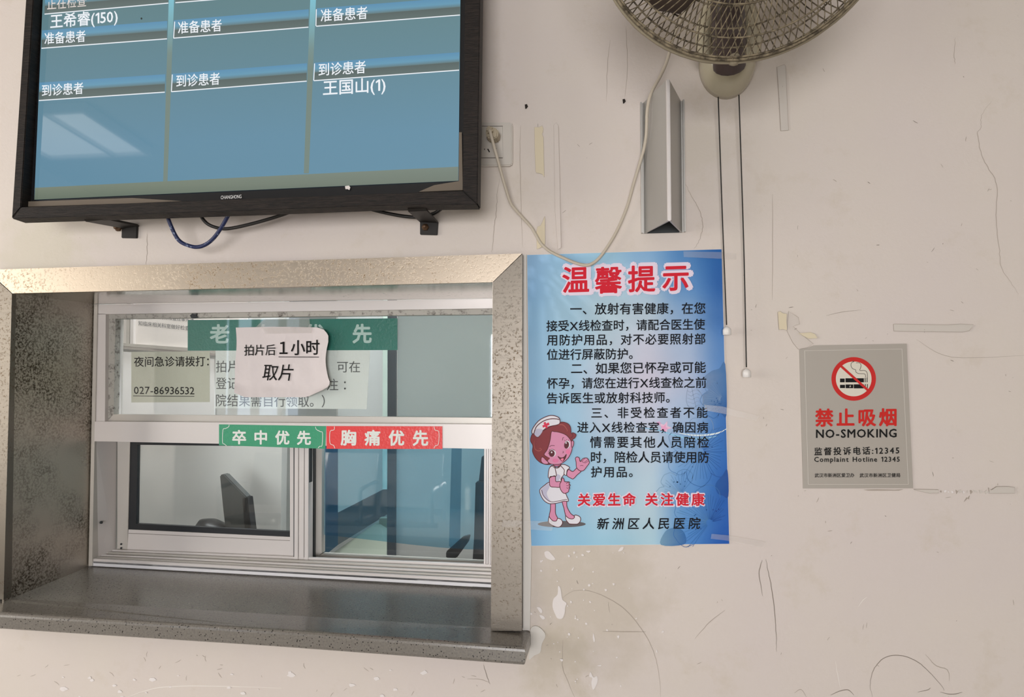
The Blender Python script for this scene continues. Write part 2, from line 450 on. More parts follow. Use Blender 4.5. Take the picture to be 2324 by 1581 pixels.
def holed(name, lo, hi, holes, axis, label):
    """wall in the plane of an axis, split into pieces around rectangular holes, joined in one mesh"""
    vs, fs = [], []
    us = sorted({lo[0], hi[0]} | {h[0] for h in holes} | {h[2] for h in holes}); zs = sorted({lo[1], hi[1]} | {h[1] for h in holes} | {h[3] for h in holes})
    for a, b in zip(us, us[1:]):
        for c, d in zip(zs, zs[1:]):
            mu, mz = (a+b)/2, (c+d)/2
            if any(h[0] < mu < h[2] and h[1] < mz < h[3] for h in holes): continue
            k = len(vs)
            for t in (0, 1):
                for (u, z) in ((a, c), (b, c), (b, d), (a, d)):
                    w = axis[1]+axis[2]*t
                    vs.append((w, u, z) if axis[0] == 'x' else (u, w, z))
            fs += [(k, k+1, k+2, k+3), (k+7, k+6, k+5, k+4)] + [(k+i, k+(i+1) % 4, k+4+(i+1) % 4, k+4+i) for i in range(4)]
    return st(mesh(name, vs, fs, M['hall']), label)
holed('wall_left', (-6, 0), (0, Z1), [(-5.4, .9, -3.75, 2.3), (-2.75, .9, -.75, 2.6)], ('x', X0, -.1), 'cream wall on the left side of the hall with a wide window')
holed('wall_back', (X0, 0), (X1, Z1), [(-1.3, .5, 1.1, 2.0)], ('y', -6, -.1), 'cream wall at the back of the hall')

for k, yy in enumerate((-4.9, -4.35, -3.95)):
    o = st(box('trim_%d' % (3+k), (X0-.08, yy-.03, .9), (X0-.02, yy+.03, 2.3), M['hall']), 'upright bar in the left hall window', 'window bar')
st(box('wall_sun_block', (-4.0, -3.5, 0), (-3.5, -.2, 3.2), M['hall']), 'plain unseen slab added outside the left hall window to block the sun')  # unseen box added outside to keep sun out of the nearer opening
# office behind the window
st(box('floor.001', (-2.2, TH, -.05), (2.6, 3.2, 0), M['floor']), 'floor of the office behind the window', 'floor')
st(box('ceiling.001', (-2.2, TH, 2.8), (2.6, 3.2, 2.85), M['ceiling']), 'ceiling of the office behind the window', 'ceiling')
st(box('wall_office_back', (-2.2, 3.2, 0), (2.6, 3.3, 2.85), M['office_wall']), 'pale back wall of the office behind the glass')
st(box('wall_office_left', (-2.3, TH, 0), (-2.2, 3.2, 2.85), M['office_wall']), 'pale left wall of the office behind the glass')
st(box('wall_office_right', (2.6, TH, 0), (2.7, 3.2, 2.85), M['office_wall']), 'pale right wall of the office behind the glass')

# ---- stainless casing
YC = -.022
casing = empty('trim_1', P(600, 620, 0), 'brushed stainless steel casing with rust specks around the service window', 'window casing', kind='structure')
def TL(x): return 610-(35/1184)*x        # outer top line
slab('casing_rail', [(-30, 612), (1184.5, 575), (1118, 640), (28, 665.5)], YC, .0215, M['steel'], casing)
slab('casing_stile', [(1185.5, 576), (1184, 1431), (1114, 1431), (1118.5, 641)], YC, .0215, M['steel_dim'], casing)
slab('casing_stile', [(-32, 613), (27, 666.5), (8, 1360), (-60, 1356)], YC, .0215, M['steel_dim'], casing)
YW = .21
a0, a1 = P(28, 665.5, YC+.002), P(8, 1366, YC+.002)
b0, b1 = P(214.5, 690, YW), P(201.5, 1287, YW)
o_ = Vector((-.003, 0, 0))
hexa('jamb_panel', [a0, b0, b1, a1], [a0+o_, b0+o_, b1+o_, a1+o_], M['steel_dark'], casing)
c0, c1 = P(1118, 640, YC+.002), P(1146, 676.5, YW)
o_ = Vector((0, 0, .003))
hexa('soffit_panel', [a0, c0, c1, b0], [a0+o_, c0+o_, c1+o_, b0+o_], M['steel_soffit'], casing)
d0 = P(1114, 1431, YC+.002); d1 = Vector((c1.x, YW, d0.z)); o_ = Vector((.003, 0, 0))
hexa('jamb_panel', [c0, c1, d1, d0], [c0+o_, c1+o_, d1+o_, d0+o_], M['steel_dark'], casing)
# white caulk strip down the outside of the casing
slab('trim_2', [(1187, 577), (1195, 577), (1197, 1000), (1206, 1240), (1203, 1430), (1187, 1430)], -.004, .0035, M['caulk'])
tag(bpy.data.objects['trim_2'], 'uneven white filler strip between the steel casing and the blue poster', 'filler strip', None, 'structure')

# ---- stone sill slab
tp = [P(-75, 1386, -.10), P(620, 1428.5, -.10), P(1192, 1469, -.10), P(1205, 1430, -.0005), P(1117.5, 1424, -.0005), P(1149, 1335, YW+.01), P(150, 1279, YW+.01), P(-40, 1353, -.0005), P(-110, 1352, -.0005)]
ins = [(0, 1), (0, 1), (-1, 1), (-1, 0)] + [(0, 0)]*5
rings = []
for a_, z_ in ((.008, 0), (.0035, -.0012), (.0010, -.0040), (0, -.008), (0, -.0265), (.0010, -.030), (.0035, -.0325), (.008, -.0335)):
    rings.append([v+Vector((ins[i_][0]*a_, ins[i_][1]*a_, z_)) for i_, v in enumerate(tp)])
vs = [v for r_ in rings for v in r_]; nr_ = len(tp)
fs = [tuple(range(nr_)), tuple(range(len(vs)-1, len(vs)-nr_-1, -1))] + [(k*nr_+i_, k*nr_+(i_+1) % nr_, (k+1)*nr_+(i_+1) % nr_, (k+1)*nr_+i_) for k in range(len(rings)-1) for i_ in range(nr_)]
sill = mesh('window_sill', vs, fs, M['quartz'])
tag(sill, 'grey speckled polished stone sill shelf under the service window', 'window sill', kind='structure')

# ---- aluminium window
win = empty('window_1', P(660, 960, YW), 'white aluminium service window with fixed top pane and two sliding sashes', 'window', kind='structure')
A, AG = M['alu'], M['alu_grey']
slab('head_rail', [(214, 691), (1146, 677), (1146, 699), (218, 713)], YW, .1, A, win)
slab('outer_stile', [(213.5, 690), (221, 690), (209, 1284), (201, 1283)], YW-.004, .1, AG, win)
slab('inner_stile', [(221.5, 712), (240, 712), (238, 957), (216, 956)], YW, .06, A, win)
slab('glazing_bead', [(240, 712), (262, 722), (258, 940), (238, 957)], YW+.012, .02, M['grime'], win)
slab('glazing_bead', [(240, 711), (1146, 698), (1146, 712.5), (262, 723)], YW+.012, .02, M['grime'], win)
slab('glazing_bead', [(240, 957), (258, 940), (1146, 948), (1146, 964)], YW+.012, .02, AG, win)
slab('transom', [(215, 956), (1146, 963), (1146, 1019), (214, 1001)], YW-.006, .1, A, win)
slab('dead_insect_smudge', [(431, 716), (436, 711), (441, 713), (447, 711), (445, 717), (450, 719), (442, 722), (434, 721)], YW+.008, .003, M['seal'], win)
slab('glass_pane', [(256, 719), (1146, 705), (1146, 955), (252, 945)], YW+.026, .004, M['glass'], win)
YS = .28
f4 = [P(217, 1001, YW), P(265, 1003, YS), P(263, 1265, YS), P(209, 1283, YW)]
o_ = Vector((-.003, 0, 0))
hexa('side_reveal', f4, [v+o_ for v in f4], A, win)
sc_ = P(229, 1185, YW+.02)
vs, fs = lathe_geo([(.0035, -.001), (.0035, .003), (.001, .003)], 12, Vector((1, 0, 0)), sc_); mesh('screw', vs, fs, M['gap'], win)
# bottom tracks, five long ridges stepping back
Ls = [(1283.5, 1333.5, .210), (1272, 1321, .210), (1267.5, 1315, .222), (1263, 1308, .236), (1258, 1300, .252), (1252, 1291, .268), (1246, 1281, .284)]
def lx(y, i): return 201+(1284-y)*.35
for i in range(len(Ls)-1):
    a, b = Ls[i], Ls[i+1]
    f = [P(lx(b[0], 0), b[0], a[2]), P(1150, b[1]+1.3, a[2]), P(1150, a[1]+1.3, a[2]), P(lx(a[0], 0), a[0], a[2])]
    f[2].z -= .006*(i > 0); f[3].z -= .006*(i > 0)
    hexa('track_rail', f, [v+Vector((0, .0095 if i else .012, 0)) for v in f], M['alu_lip'] if i == 0 else (A if i % 2 else AG), win, .0008)
# left sash
s1 = empty('x', P(480, 1130, YS), None, None); s1.name = 'sliding_sash'; s1.parent = win; s1.matrix_parent_inverse = Matrix.Translation(-win.location)
def sub(f, *a, **k): return f(*a, **k)
def bar(name, px, y, th, m, par, **k):
    o = slab(name, px, y, th, m, None, **k); o.parent = par
    o.matrix_parent_inverse = Matrix.Translation(-par.location); return o
bar('sash_stile', [(266.5, 1002), (295, 1003), (289, 1255), (266, 1262)], YS, .022, AG, s1)
for yy in (1234, 1243, 1256):
    vs, fs = lathe_geo([(.0024, 0), (.0024, .002)], 10, Vector((0, -1, 0)), P(275.5, yy, YS-.0004)); o = mesh('drain_hole', vs, fs, M['seal'], s1)
bar('sash_rail', [(291.5, 1201), (668, 1218.5), (668, 1268), (289, 1248)], YS, .022, A, s1)
bar('sash_rail_groove', [(291.5, 1209), (660, 1226), (660, 1227), (291.5, 1210)], YS-.0006, .001, M['socket_line'], s1)
bar('sash_stile', [(658, 1012), (668, 1012), (668, 1268), (658, 1268)], YS-.001, .022, A, s1)
bar('rubber_seal', [(295, 1002), (312, 1008), (309, 1188), (292, 1201)], YS+.003, .012, M['seal'], s1)
bar('rubber_seal', [(292, 1201), (309, 1188), (657, 1206), (658, 1219)], YS+.003, .012, M['seal'], s1)
bar('rubber_seal', [(295, 1001), (658, 1007), (658, 1013), (312, 1009)], YS+.003, .012, M['seal'], s1)
bar('glass_pane', [(296, 1003), (659, 1007), (659, 1214), (294, 1196)], YS+.008, .004, M['glass'], s1)
# meeting stile
ms = [(668, 677), (678, 690), (691, 700)]
for i, (x, x2) in enumerate(ms):
    slab('meeting_stile', [(x+.4, 1014), (x2+.2, 1014), (x2-.8, 1297+(x2-700)*.05), (x-.6, 1297+(x-700)*.05)], YS-.014+.0015*(i == 1), .028, A, win, .0006)
slab('meeting_gasket', [(666, 1014), (702, 1014), (700, 1297), (666, 1292)], YS-.010, .02, M['gap'], win)
# right sash
YR = .312
s2 = empty('sliding_sash', P(910, 1130, YR), None, None); s2.parent = win; s2.matrix_parent_inverse = Matrix.Translation(-win.location)
bar('sash_side', [(700, 1012), (713, 1012), (712, 1278), (698, 1292)], YR-.012, .02, M['gap'], s2)
bar('sash_stile', [(713, 1012), (730.5, 1012), (730, 1255), (712, 1268)], YR, .022, AG, s2)
bar('sash_rail', [(714, 1263), (730, 1257), (1148, 1277), (1148, 1284)], YR, .022, AG, s2)
bar('sash_rail', [(711, 1264), (1148, 1285.5), (1148, 1298), (709, 1276)], YR-.003, .022, A, s2)
bar('glass_pane', [(729, 1012), (1110, 1016), (1110, 1276), (728, 1258)], YR+.008, .004, M['glass'], s2)
for i, (x, x2) in enumerate([(1099, 1103), (1104, 1108.5), (1109.5, 1113), (1113.6, 1150)]):
    slab('side_stile', [(x, 1017), (x2, 1017), (x2-1, 1296), (x-1, 1295)], YS-.01+.003*(i % 2), .03, A, win)
slab('side_gasket', [(1098.5, 1017), (1150, 1017), (1149, 1294), (1098, 1293)], YS-.002, .02, M['gap'], win)

# ================================================================== TELEVISION
t = math.radians(3.0)
TN = Vector((0, -math.cos(t), math.sin(t)))
TVF = Plane(P(560, 476, -.15), TN)
TVS = Plane(TVF.p - TN*.022, TN)
tv = empty('television', P(560, 476, -.13), 'large wall television boxed in a worn dark wooden frame, blue queue list on screen', 'television')
D = .034
slab('frame_board', [(69, -172), (86, -172), (47, 470), (26, 495)], TVF, D, M['wood'], tv, .0015)
slab('frame_board', [(47.5, 470), (1049.5, 432.5), (1083, 463.5), (840, 467), (560, 478), (260, 488.5), (27, 496)], TVF, D, M['wood'], tv, .0012)
slab('frame_board', [(1057, -172), (1092, -172), (1083.5, 463), (1050, 432)], TVF, D, M['wood'], tv, .0015)
slab('frame_board', [(69, -205), (1092, -205), (1057, -173), (86, -173)], TVF, D, M['wood'], tv, .0015)
slab('bezel', [(80, -176), (1062, -176), (1054, 436), (44, 473)], TVS, .03, M['black_plastic'], tv, off=-.002)
slab('tan_edge', [(64, 457), (300, 449), (412, 456), (300, 461), (48, 469)], TVS, .004, M['tan_wood'], tv, off=.004)
slab('tan_edge', [(950, 435), (985, 420), (1040, 411), (1050, 408), (1050, 431)], TVS, .004, M['tan_wood'], tv, off=.004)
slab('tan_edge', [(1042, 300), (1048, 300), (1050, 411), (1041, 411)], TVS, .004, M['tan_wood'], tv, off=.003)
slab('paper_chip', [(783, 422), (792, 421), (795, 425), (793, 431), (789, 429), (784, 429)], TVS, .001, M['board'], tv, off=.002)
ar = Art(Plane(TVS.p, TN)); 
def E(r, g, b, k=1.0): return tuple(k*x for x in lin((r, g, b)))
scr = Art(Plane(TVS.p, TN), .0002)
def xl(y): return 97-(y)*.0425 if y < 453 else 78      # left screen edge
def xr(y): return 1045-(y)*.0115
# background: vertical gradient over a grid
NX, NY = 24, 30
pts = []; cols = []; faces = []
for j in range(NY+1):
    for i in range(NX+1):
        u, vv = i/NX, j/NY
        yl, yr_ = -172+vv*(453+172), -172+vv*(410+172)
        y = yl+(yr_-yl)*u; x = xl(y)+(xr(y)-xl(y))*u
        pts.append((x, y))
        k = vv
        top = (98, 128, 132); bot = (100, 138, 158)
        c = [top[q]+(bot[q]-top[q])*min(1, max(0, (k-.3)/.5)) for q in range(3)]
        c = [c[0]-4+6*u, c[1]-2+6*u, c[2]+6*u]
        cols.append(E(*c))
for j in range(NY):
    for i in range(NX):
        a = j*(NX+1)+i; faces.append((a, a+1, a+NX+2, a+NX+1))
scr.add(pts, faces, cols, 0)
# columns: function giving edges at y
def c1l(y): return xl(y)
def c1r(y): return 382-(y)*.031
def c2l(y): return 396-(y)*.036
def c2r(y): return 703-(y)*.037
def c3l(y): return 718-(y)*.041
def c3r(y): return xr(y)
divc = [E(120, 190, 205), E(130, 150, 146)]
def divider(l, r, yb):
    n = 12
    ys = [-172+(yb+172)*i/n for i in range(n+1)]
    pp, cc, ff = [], [], []
    for i, y in enumerate(ys):
        k = min(1, max(0, (y+20)/150))
        c = tuple(E(128, 196, 214)[q]*(1-k)+E(116, 132, 124)[q]*k for q in range(3))
        pp += [(l(y)+1, y), (r(y)-1, y)]; cc += [c, c]
    ff = [(2*i, 2*i+1, 2*i+3, 2*i+2) for i in range(n)]
    scr.add(pp, ff, cc, 1)
divider(c1r, c2l, 412); divider(c2r, c3l, 393)
# task bar
scr.poly([(79.5, 426), (1040, 378), (1040, 410), (78, 453)], [E(118, 128, 112), E(120, 132, 122), E(112, 122, 112), E(100, 112, 98)], 1)
WHT = E(236, 240, 245)
def band(l, r, x_l, x_r, yl, yr_, hh):
    """header band: blue over dark, white rule below; (yl, yr_) the rule's heights"""
    n = hh
    for (a, b, ca, cb) in ((-n*.92, -n*.62, E(92, 142, 176), E(102, 152, 178)), (-n*.62, -n*.42, E(102, 152, 178), E(100, 122, 124)), (-n*.42, 0, E(88, 100, 98), E(98, 112, 110))):
        scr.poly([(x_l-a*.035, yl+a), (x_r-a*.02, yr_+a), (x_r-b*.02, yr_+b), (x_l-b*.035, yl+b)], [ca, ca, cb, cb], 2)
    scr.stroke([(x_l, yl), (x_r, yr_)], 2.2, WHT, 3)
band(0, 0, 101, 382, 32, 7, 44); band(0, 0, 94, 379, 109.5, 88, 44); band(0, 0, 88, 374, 228, 209, 44)
band(0, 0, 398, 704, 6, -18, 44); band(0, 0, 393.5, 700, 86.5, 61.5, 44); band(0, 0, 389, 696, 208, 184, 44)
band(0, 0, 722, 1045, -18, -46, 44); band(0, 0, 717.5, 1044, 59.5, 34, 44); band(0, 0, 712.5, 1042, 183, 159, 44)
for a in [((396.5, 49), (394, 86)), ((391, 169), (389, 208)), ((718, 21), (717, 59)), ((714, 144), (712, 183))]: scr.stroke(list(a), 2, WHT, 3)
scr.text('正在检查', (107, 23), (196, 15), 27, E(226, 214, 208), 4)
scr.text('王希睿(150)', (114, 65), (267, 52), 31, WHT, 4, .012)
for s_, a, b, h_ in (('准备患者', (101, 101), (194, 95), 26), ('到诊患者', (95, 219), (189, 213), 26), ('准备患者', (404, 77), (503, 71), 27), ('到诊患者', (400, 198), (499, 192), 27), ('准备患者', (728, 50), (834, 43), 28), ('到诊患者', (723, 173), (830, 166), 28)):
    scr.text(s_, a, b, h_, WHT, 4, .008)
scr.text('王国山(1)', (733, 217), (875, 208), 33, WHT, 4, .012)
scr.ellipse(321, 42, 2, 2.4, E(40, 50, 50), 4)
scr.build('screen', M['screen'], tv)
ar = Art(Plane(TVS.p, TN)); ar.text('CHANGHONG', (501, 452), (548, 449.5), 8.5, alb((225, 225, 225)), 6); o = ar.build('brand_lettering', M['print'], tv)
# brackets
def bracket(name, plate, arm, bolt, label):
    e = empty(name, P(sum(p[0] for p in plate)/4, sum(p[1] for p in plate)/4, 0), label, 'bracket', 'iron brackets under the television')
    slab('wall_plate', plate, -.006, .0055, M['iron'], e, .001)
    f = [P(x, y, yy) for x, y, yy in arm]
    hexa('arm', f, [v+Vector((0, .006, -.004)) for v in f], M['iron'], e)
    q = P(bolt[0], bolt[1], -.006)
    lathe('bolt', [(.0075, 0), (.0075, .005), (.0045, .005), (.0045, .013), (.002, .014)], M['rust'], e, k=6, axis=Vector((0, -1, 0)), org=q)
    return e
bracket('wall_bracket', [(953, 500), (994, 502), (992, 533), (953, 532)], [(925, 474, -.13), (967, 472, -.13), (993, 501, -.008), (952, 499, -.008)], (966, 516), 'black iron bracket with rusty bolt under the right end of the television')
e = bracket('wall_bracket', [(276, 510), (311, 511), (309.5, 540), (275, 539.5)], [(190, 497, -.13), (236, 492, -.13), (312, 508, -.008), (276, 513, -.008)], (270, 518), 'dirty black iron bracket under the left end of the television')
# cables under tv
def cable(name, pts, r, m, label, cat='cable', parent=None, k=10, flat=1.0):
    q = catmull([P(x, y, d) for x, y, d in pts], 6)
    o = tube(name, q, r, m, parent, k, flat=flat)
    if parent is None: tag(o, label, cat, 'cables looping under the television')
    return o
cable('blue_cable', [(374, 470, -.09), (382, 497, -.085), (396, 530, -.075), (408, 547, -.07), (425, 556, -.068), (446, 560.5, -.066), (466, 555, -.068), (485, 540, -.075), (503, 515, -.085), (519, 486, -.095), (526, 468, -.10)], .0040, M['cable_blue'], 'dark blue patterned cable looping lowest under the television')
cable('black_cable', [(450, 470, -.06), (456, 490, -.055), (470, 507, -.05), (490, 516, -.045), (512, 519, -.045), (545, 514, -.05), (600, 500, -.055), (650, 484, -.06), (680, 470, -.065)], .0036, M['cable_black'], 'black cable sagging behind the blue cable under the television')
cable('black_cable', [(800, 458, -.06), (840, 474, -.05), (880, 484, -.04), (920, 491, -.03), (952, 492, -.026), (985, 484, -.03), (1003, 472, -.04), (1010, 462, -.05)], .0036, M['cable_black'], 'black cable passing behind the right bracket under the television')

# ================================================================== SOCKET AND PLUG
so = empty('wall_socket', P(1125, 327, 0), 'grimy white double wall socket half hidden by the television frame', 'socket')
slab('socket_plate', [(1080, 277), (1160, 277), (1163, 281), (1163, 371), (1160, 376), (1080, 377)], -.009, .0085, M['socket'], so, .0025)
slab('socket_insert', [(1094, 287), (1140, 287), (1140, 357), (1093, 357)], -.0098, .0015, M['socket'], so)
for a, b in (((1094, 286), (1141, 286)), ((1141, 286), (1141, 358)), ((1141, 358), (1092, 358)), ((1092, 358), (1093, 286))):
    dx = .7 if a[0] == b[0] or abs(a[0]-b[0]) < 3 else 0; dy = .7 if not dx else 0
    slab('groove', [(a[0]-dx, a[1]-dy), (b[0]+dx, b[1]-dy), (b[0]+dx, b[1]+dy), (a[0]-dx, a[1]+dy)], -.0100, .0012, M['socket_line'], so)
for q in ([(1105.5, 338), (1108, 337), (1112, 344), (1110, 346)], [(1124, 335), (1126.5, 336), (1126, 340), (1123.5, 339)], [(1099, 337), (1100.5, 337), (1100.5, 340), (1099, 340)]):
    slab('slot', q, -.0103, .001, M['hole'], so)
pc = empty('power_cable', P(1115, 300, -.02), 'cream power cable with yellowed plug hanging in a loop from socket to fan', 'cable')
slab('plug', [(1103, 286), (1113, 284), (1119, 288), (1129, 292), (1131, 298), (1129, 311), (1124, 314), (1104, 312), (1102, 300)], -.040, .030, M['plug'], pc, .003)
slab('plug_neck', [(1104, 286), (1113, 284), (1118, 290), (1117, 300), (1108, 302), (1103, 297)], -.052, .014, M['plug'], pc, .003)
pw = [(1111, 293, -.050), (1120, 328, -.050), (1130, 364, -.045), (1143, 411, -.035), (1157, 456, -.026), (1169, 474, -.022), (1185, 492, -.018), (1205, 514, -.012), (1216, 532, -.009), (1227, 551, -.007), (1239, 563, -.006), (1255, 574, -.006), (1283, 587, -.008), (1305, 596, -.009), (1324, 601, -.010), (1338, 600.5, -.011), (1355, 590, -.012), (1374, 567, -.013), (1399, 526, -.013), (1422, 473, -.013), (1438, 417, -.015), (1452, 370, -.020), (1461, 339, -.026), (1466, 310, -.034), (1467.5, 283, -.040), (1468.5, 255, -.044), (1473, 226, -.046), (1482, 203, -.047), (1498, 174, -.046), (1511, 146, -.046), (1520, 118, -.05), (1530, 80, -.06), (1560, 20, -.09), (1600, -40, -.13)]
cable('cord', pw, .0031, M['cable_grey'], None, parent=pc, flat=.8)

# ================================================================== TRUNKING (wedge-shaped metal profile)
tk = empty('metal_profile', P(1505, 380, 0), 'grey aluminium wedge profile fixed upright on the wall under the fan', 'metal profile')
zt, zb = P(1505, 233, 0).z, P(1505, 529, 0).z
xa, xb, xm = P(1462, 529, 0).x, P(1548, 529, 0).x, P(1505, 529, 0).x + .006
pt = .108
xm = P(1519, 498, -pt).x
def vbar(name, poly, m, par, z0=zb, z1=zt, bev=0):
    hexa(name, [Vector((x, y, z0)) for x, y in poly], [Vector((x, y, z1)) for x, y in poly], m, par, bev)
w = .0022
vbar('left_face', [(xa, -.004), (xm-.003, -pt), (xm-.003+w, -pt+.004), (xa+w*1.5, -.004)], M['trunk'], tk)
vbar('right_face', [(xb, -.004), (xm+.003, -pt), (xm+.003-w, -pt+.004), (xb-w*1.5, -.004)], M['trunk'], tk)
vbar('ridge', [(xm-.0042, -pt+.002), (xm-.003, -pt-.004), (xm+.003, -pt-.004), (xm+.0042, -pt+.002)], M['alu'], tk, zb, zt, .0012)
vbar('flange', [(xa-.006, -.0005), (xa-.006, -.010), (xa-.003, -.010), (xa-.003, -.004), (xa+.006, -.004), (xa+.006, -.0005)], M['trunk'], tk)
vbar('flange', [(xb+.006, -.0005), (xb+.006, -.012), (xb+.003, -.012), (xb+.003, -.004), (xb-.006, -.004), (xb-.006, -.0005)], M['trunk'], tk)
box('back_strip', (xa, -.003, zb), (xb, -.0006, zt), M['gap'], tk)

# ================================================================== WALL FAN
FC = Vector((.211, -.352, 2.223)); ft, fa = math.radians(22), math.radians(-3)
AX = Vector((math.sin(fa)*math.cos(ft), -math.cos(fa)*math.cos(ft), -math.sin(ft)))
FH = Vector((math.cos(fa), math.sin(fa), 0)); FV = FH.cross(AX)
fan = empty('wall_fan', P(1648, 170, 0), 'dusty cream wall fan with brown blades behind a wire grille', 'fan')
FR = .226
def FP(r, q, h): return FC + FH*(r*math.cos(q)) + FV*(r*math.sin(q)) + AX*h
def fprof(r): return .022+.058*(1-(r/FR)**2.6)
def bprof(r): return -.022-.062*(1-(r/FR)**2.6)
fan_org = fan.location
def grille(name, prof, n, rings, r0, swirl, rad, m, ph=0):
    # the grille's own mesh: rings; the spokes are its children
    vs, fs = [], []
    for r, tr_ in rings:
        pts = [FP(r, 2*PI*i/72, prof(r)-(.001 if tr_ > .003 else 0)) for i in range(72)]
        a, b = tube_geo(pts, tr_, 6, True); k = len(vs); vs += a; fs += [tuple(k+i for i in f) for f in b]
    g = mesh(name, vs, fs, m, fan, smooth=True)
    steps = 9; shared = None
    # one spoke mesh in a local frame, rotated copies
    loc = []
    for i in range(steps+1):
        u = i/steps; r = FR+(r0-FR)*u; q = swirl*u
        loc.append(Vector((r*math.cos(q), r*math.sin(q), prof(r))))
    a, b = tube_geo(loc, rad, 4); me = bpy.data.meshes.new('spoke'); me.from_pydata([tuple(v) for v in a], [], b); me.materials.append(m)
    base = Matrix(((FH.x, FV.x, AX.x, FC.x), (FH.y, FV.y, AX.y, FC.y), (FH.z, FV.z, AX.z, FC.z), (0, 0, 0, 1)))
    for i in range(n):
        o = bpy.data.objects.new('spoke', me); COL.objects.link(o); o.parent = g
        o.matrix_parent_inverse = Matrix.Translation(-fan_org) @ Matrix.Translation(fan_org)
        mw = base @ Matrix.Rotation(2*PI*(i+ph)/n, 4, 'Z')
        o.matrix_parent_inverse = Matrix.Identity(4)
        # parent g sits at the world origin in mesh coordinates (its own inverse cancels the fan's place)
        o.matrix_local = mw
    return g
grille('front_grille', fprof, 120, [(FR, .0022), (.222, .0016), (.195, .0014), (.150, .0014), (.10, .0014), (.055, .003)], .055, -.36, .00085, M['wire'])
grille('back_grille', bprof, 120, [(FR, .0022), (.222, .0014), (.205, .0014), (.175, .0014), (.14, .0014), (.09, .002)], .09, .12, .00105, M['wire'], .5)
# rim band
vs, fs = [], []
nb = 96
prof = [(FR+.002, -.024), (FR+.0055, -.022), (FR+.006, .022), (FR+.002, .025), (FR, .023), (FR, -.022)]
for i in range(nb):
    for r, h in prof: vs.append(FP(r+.0008*noise.noise(Vector((i*.9, r*90, h*50))), 2*PI*i/nb, h*.62))
k = len(prof)
for i in range(nb):
    for j in range(k): fs.append((i*k+j, i*k+(j+1) % k, ((i+1) % nb)*k+(j+1) % k, ((i+1) % nb)*k+j))
mesh('rim_band', vs, fs, M['cream_dusty'], fan, smooth=True)
# rim clip at the bottom
q0 = PI/2
vs, fs = lathe_geo([(.003, -.016), (.009, -.013), (.010, .013), (.004, .018)], 12, AX, FP(FR-.001, q0+.03, 0)); mesh('rim_clip', vs, fs, M['cream_dusty'], fan, smooth=True)
# badge, hub, blades
lathe('centre_badge', [(.056, 0), (.054, .006), (.04, .01), (.001, .012)], M['cream'], fan, axis=AX, org=FP(0, 0, .078))
lathe('hub', [(.045, -.02), (.045, .02), (.035, .035), (.012, .04)], M['brown'], fan, axis=AX, org=FP(0, 0, 0))
for kk in range(3):
    vs, fs = [], []; nr, na = 10, 8
    q0 = math.radians(131)+kk*2*PI/3
    for s_ in (0, 1):
        for i in range(nr+1):
            u = i/nr; r = .035+.165*u; half = (.14+.36*math.sin(min(1, u*1.15)*PI*.62))*(1 if u < .9 else (1-(u-.9)*3.0))
            for j in range(na+1):
                w_ = (j/na-.5)*2*half
                vs.append(FP(r*(1-.06*abs(j/na-.5)*2*u), q0+w_+.35*u, w_*.030/max(.3, half)-.002+.0018*s_))
    n1 = (nr+1)*(na+1)
    for i in range(nr):
        for j in range(na):
            a = i*(na+1)+j; fs += [(a, a+1, a+na+2, a+na+1), (n1+a+na+1, n1+a+na+2, n1+a+1, n1+a)]
    for i in range(nr):
        for j in (0, na):
            a = i*(na+1)+j; fs.append((a, a+na+1, n1+a+na+1, n1+a))
    for i in (0, nr):
        for j in range(na):
            a = i*(na+1)+j; fs.append((a, a+1, n1+a+1, n1+a))
    mesh('blade', vs, fs, M['blade'], fan, smooth=True)
# motor housing, cover, neck
lathe('motor_housing', [(.02, -.205), (.058, -.198), (.074, -.17), (.078, -.11), (.076, -.085), (.05, -.08)], M['cream'], fan, axis=AX, org=FC)
bc = P(1648, 120, 0)
nb_ = P(1655, 128, -.085)
pts = [P(1655, 150, -.07), P(1655, 110, -.10), P(1653, 60, -.13), P(1652, 10, -.17), FP(0, -PI/2, -.15)]
tube('neck', catmull(pts, 5), .030, M['brown'], fan, 16)
tube('neck_shell', catmull([P(1600, 130, -.05), P(1598, 80, -.08), P(1610, 30, -.11), P(1640, -20, -.15)], 5), .016, M['cream'], fan, 12)
tube('neck_shell', catmull([P(1708, 130, -.05), P(1708, 80, -.08), P(1700, 30, -.11), P(1670, -20, -.15)], 5), .016, M['cream'], fan, 12)
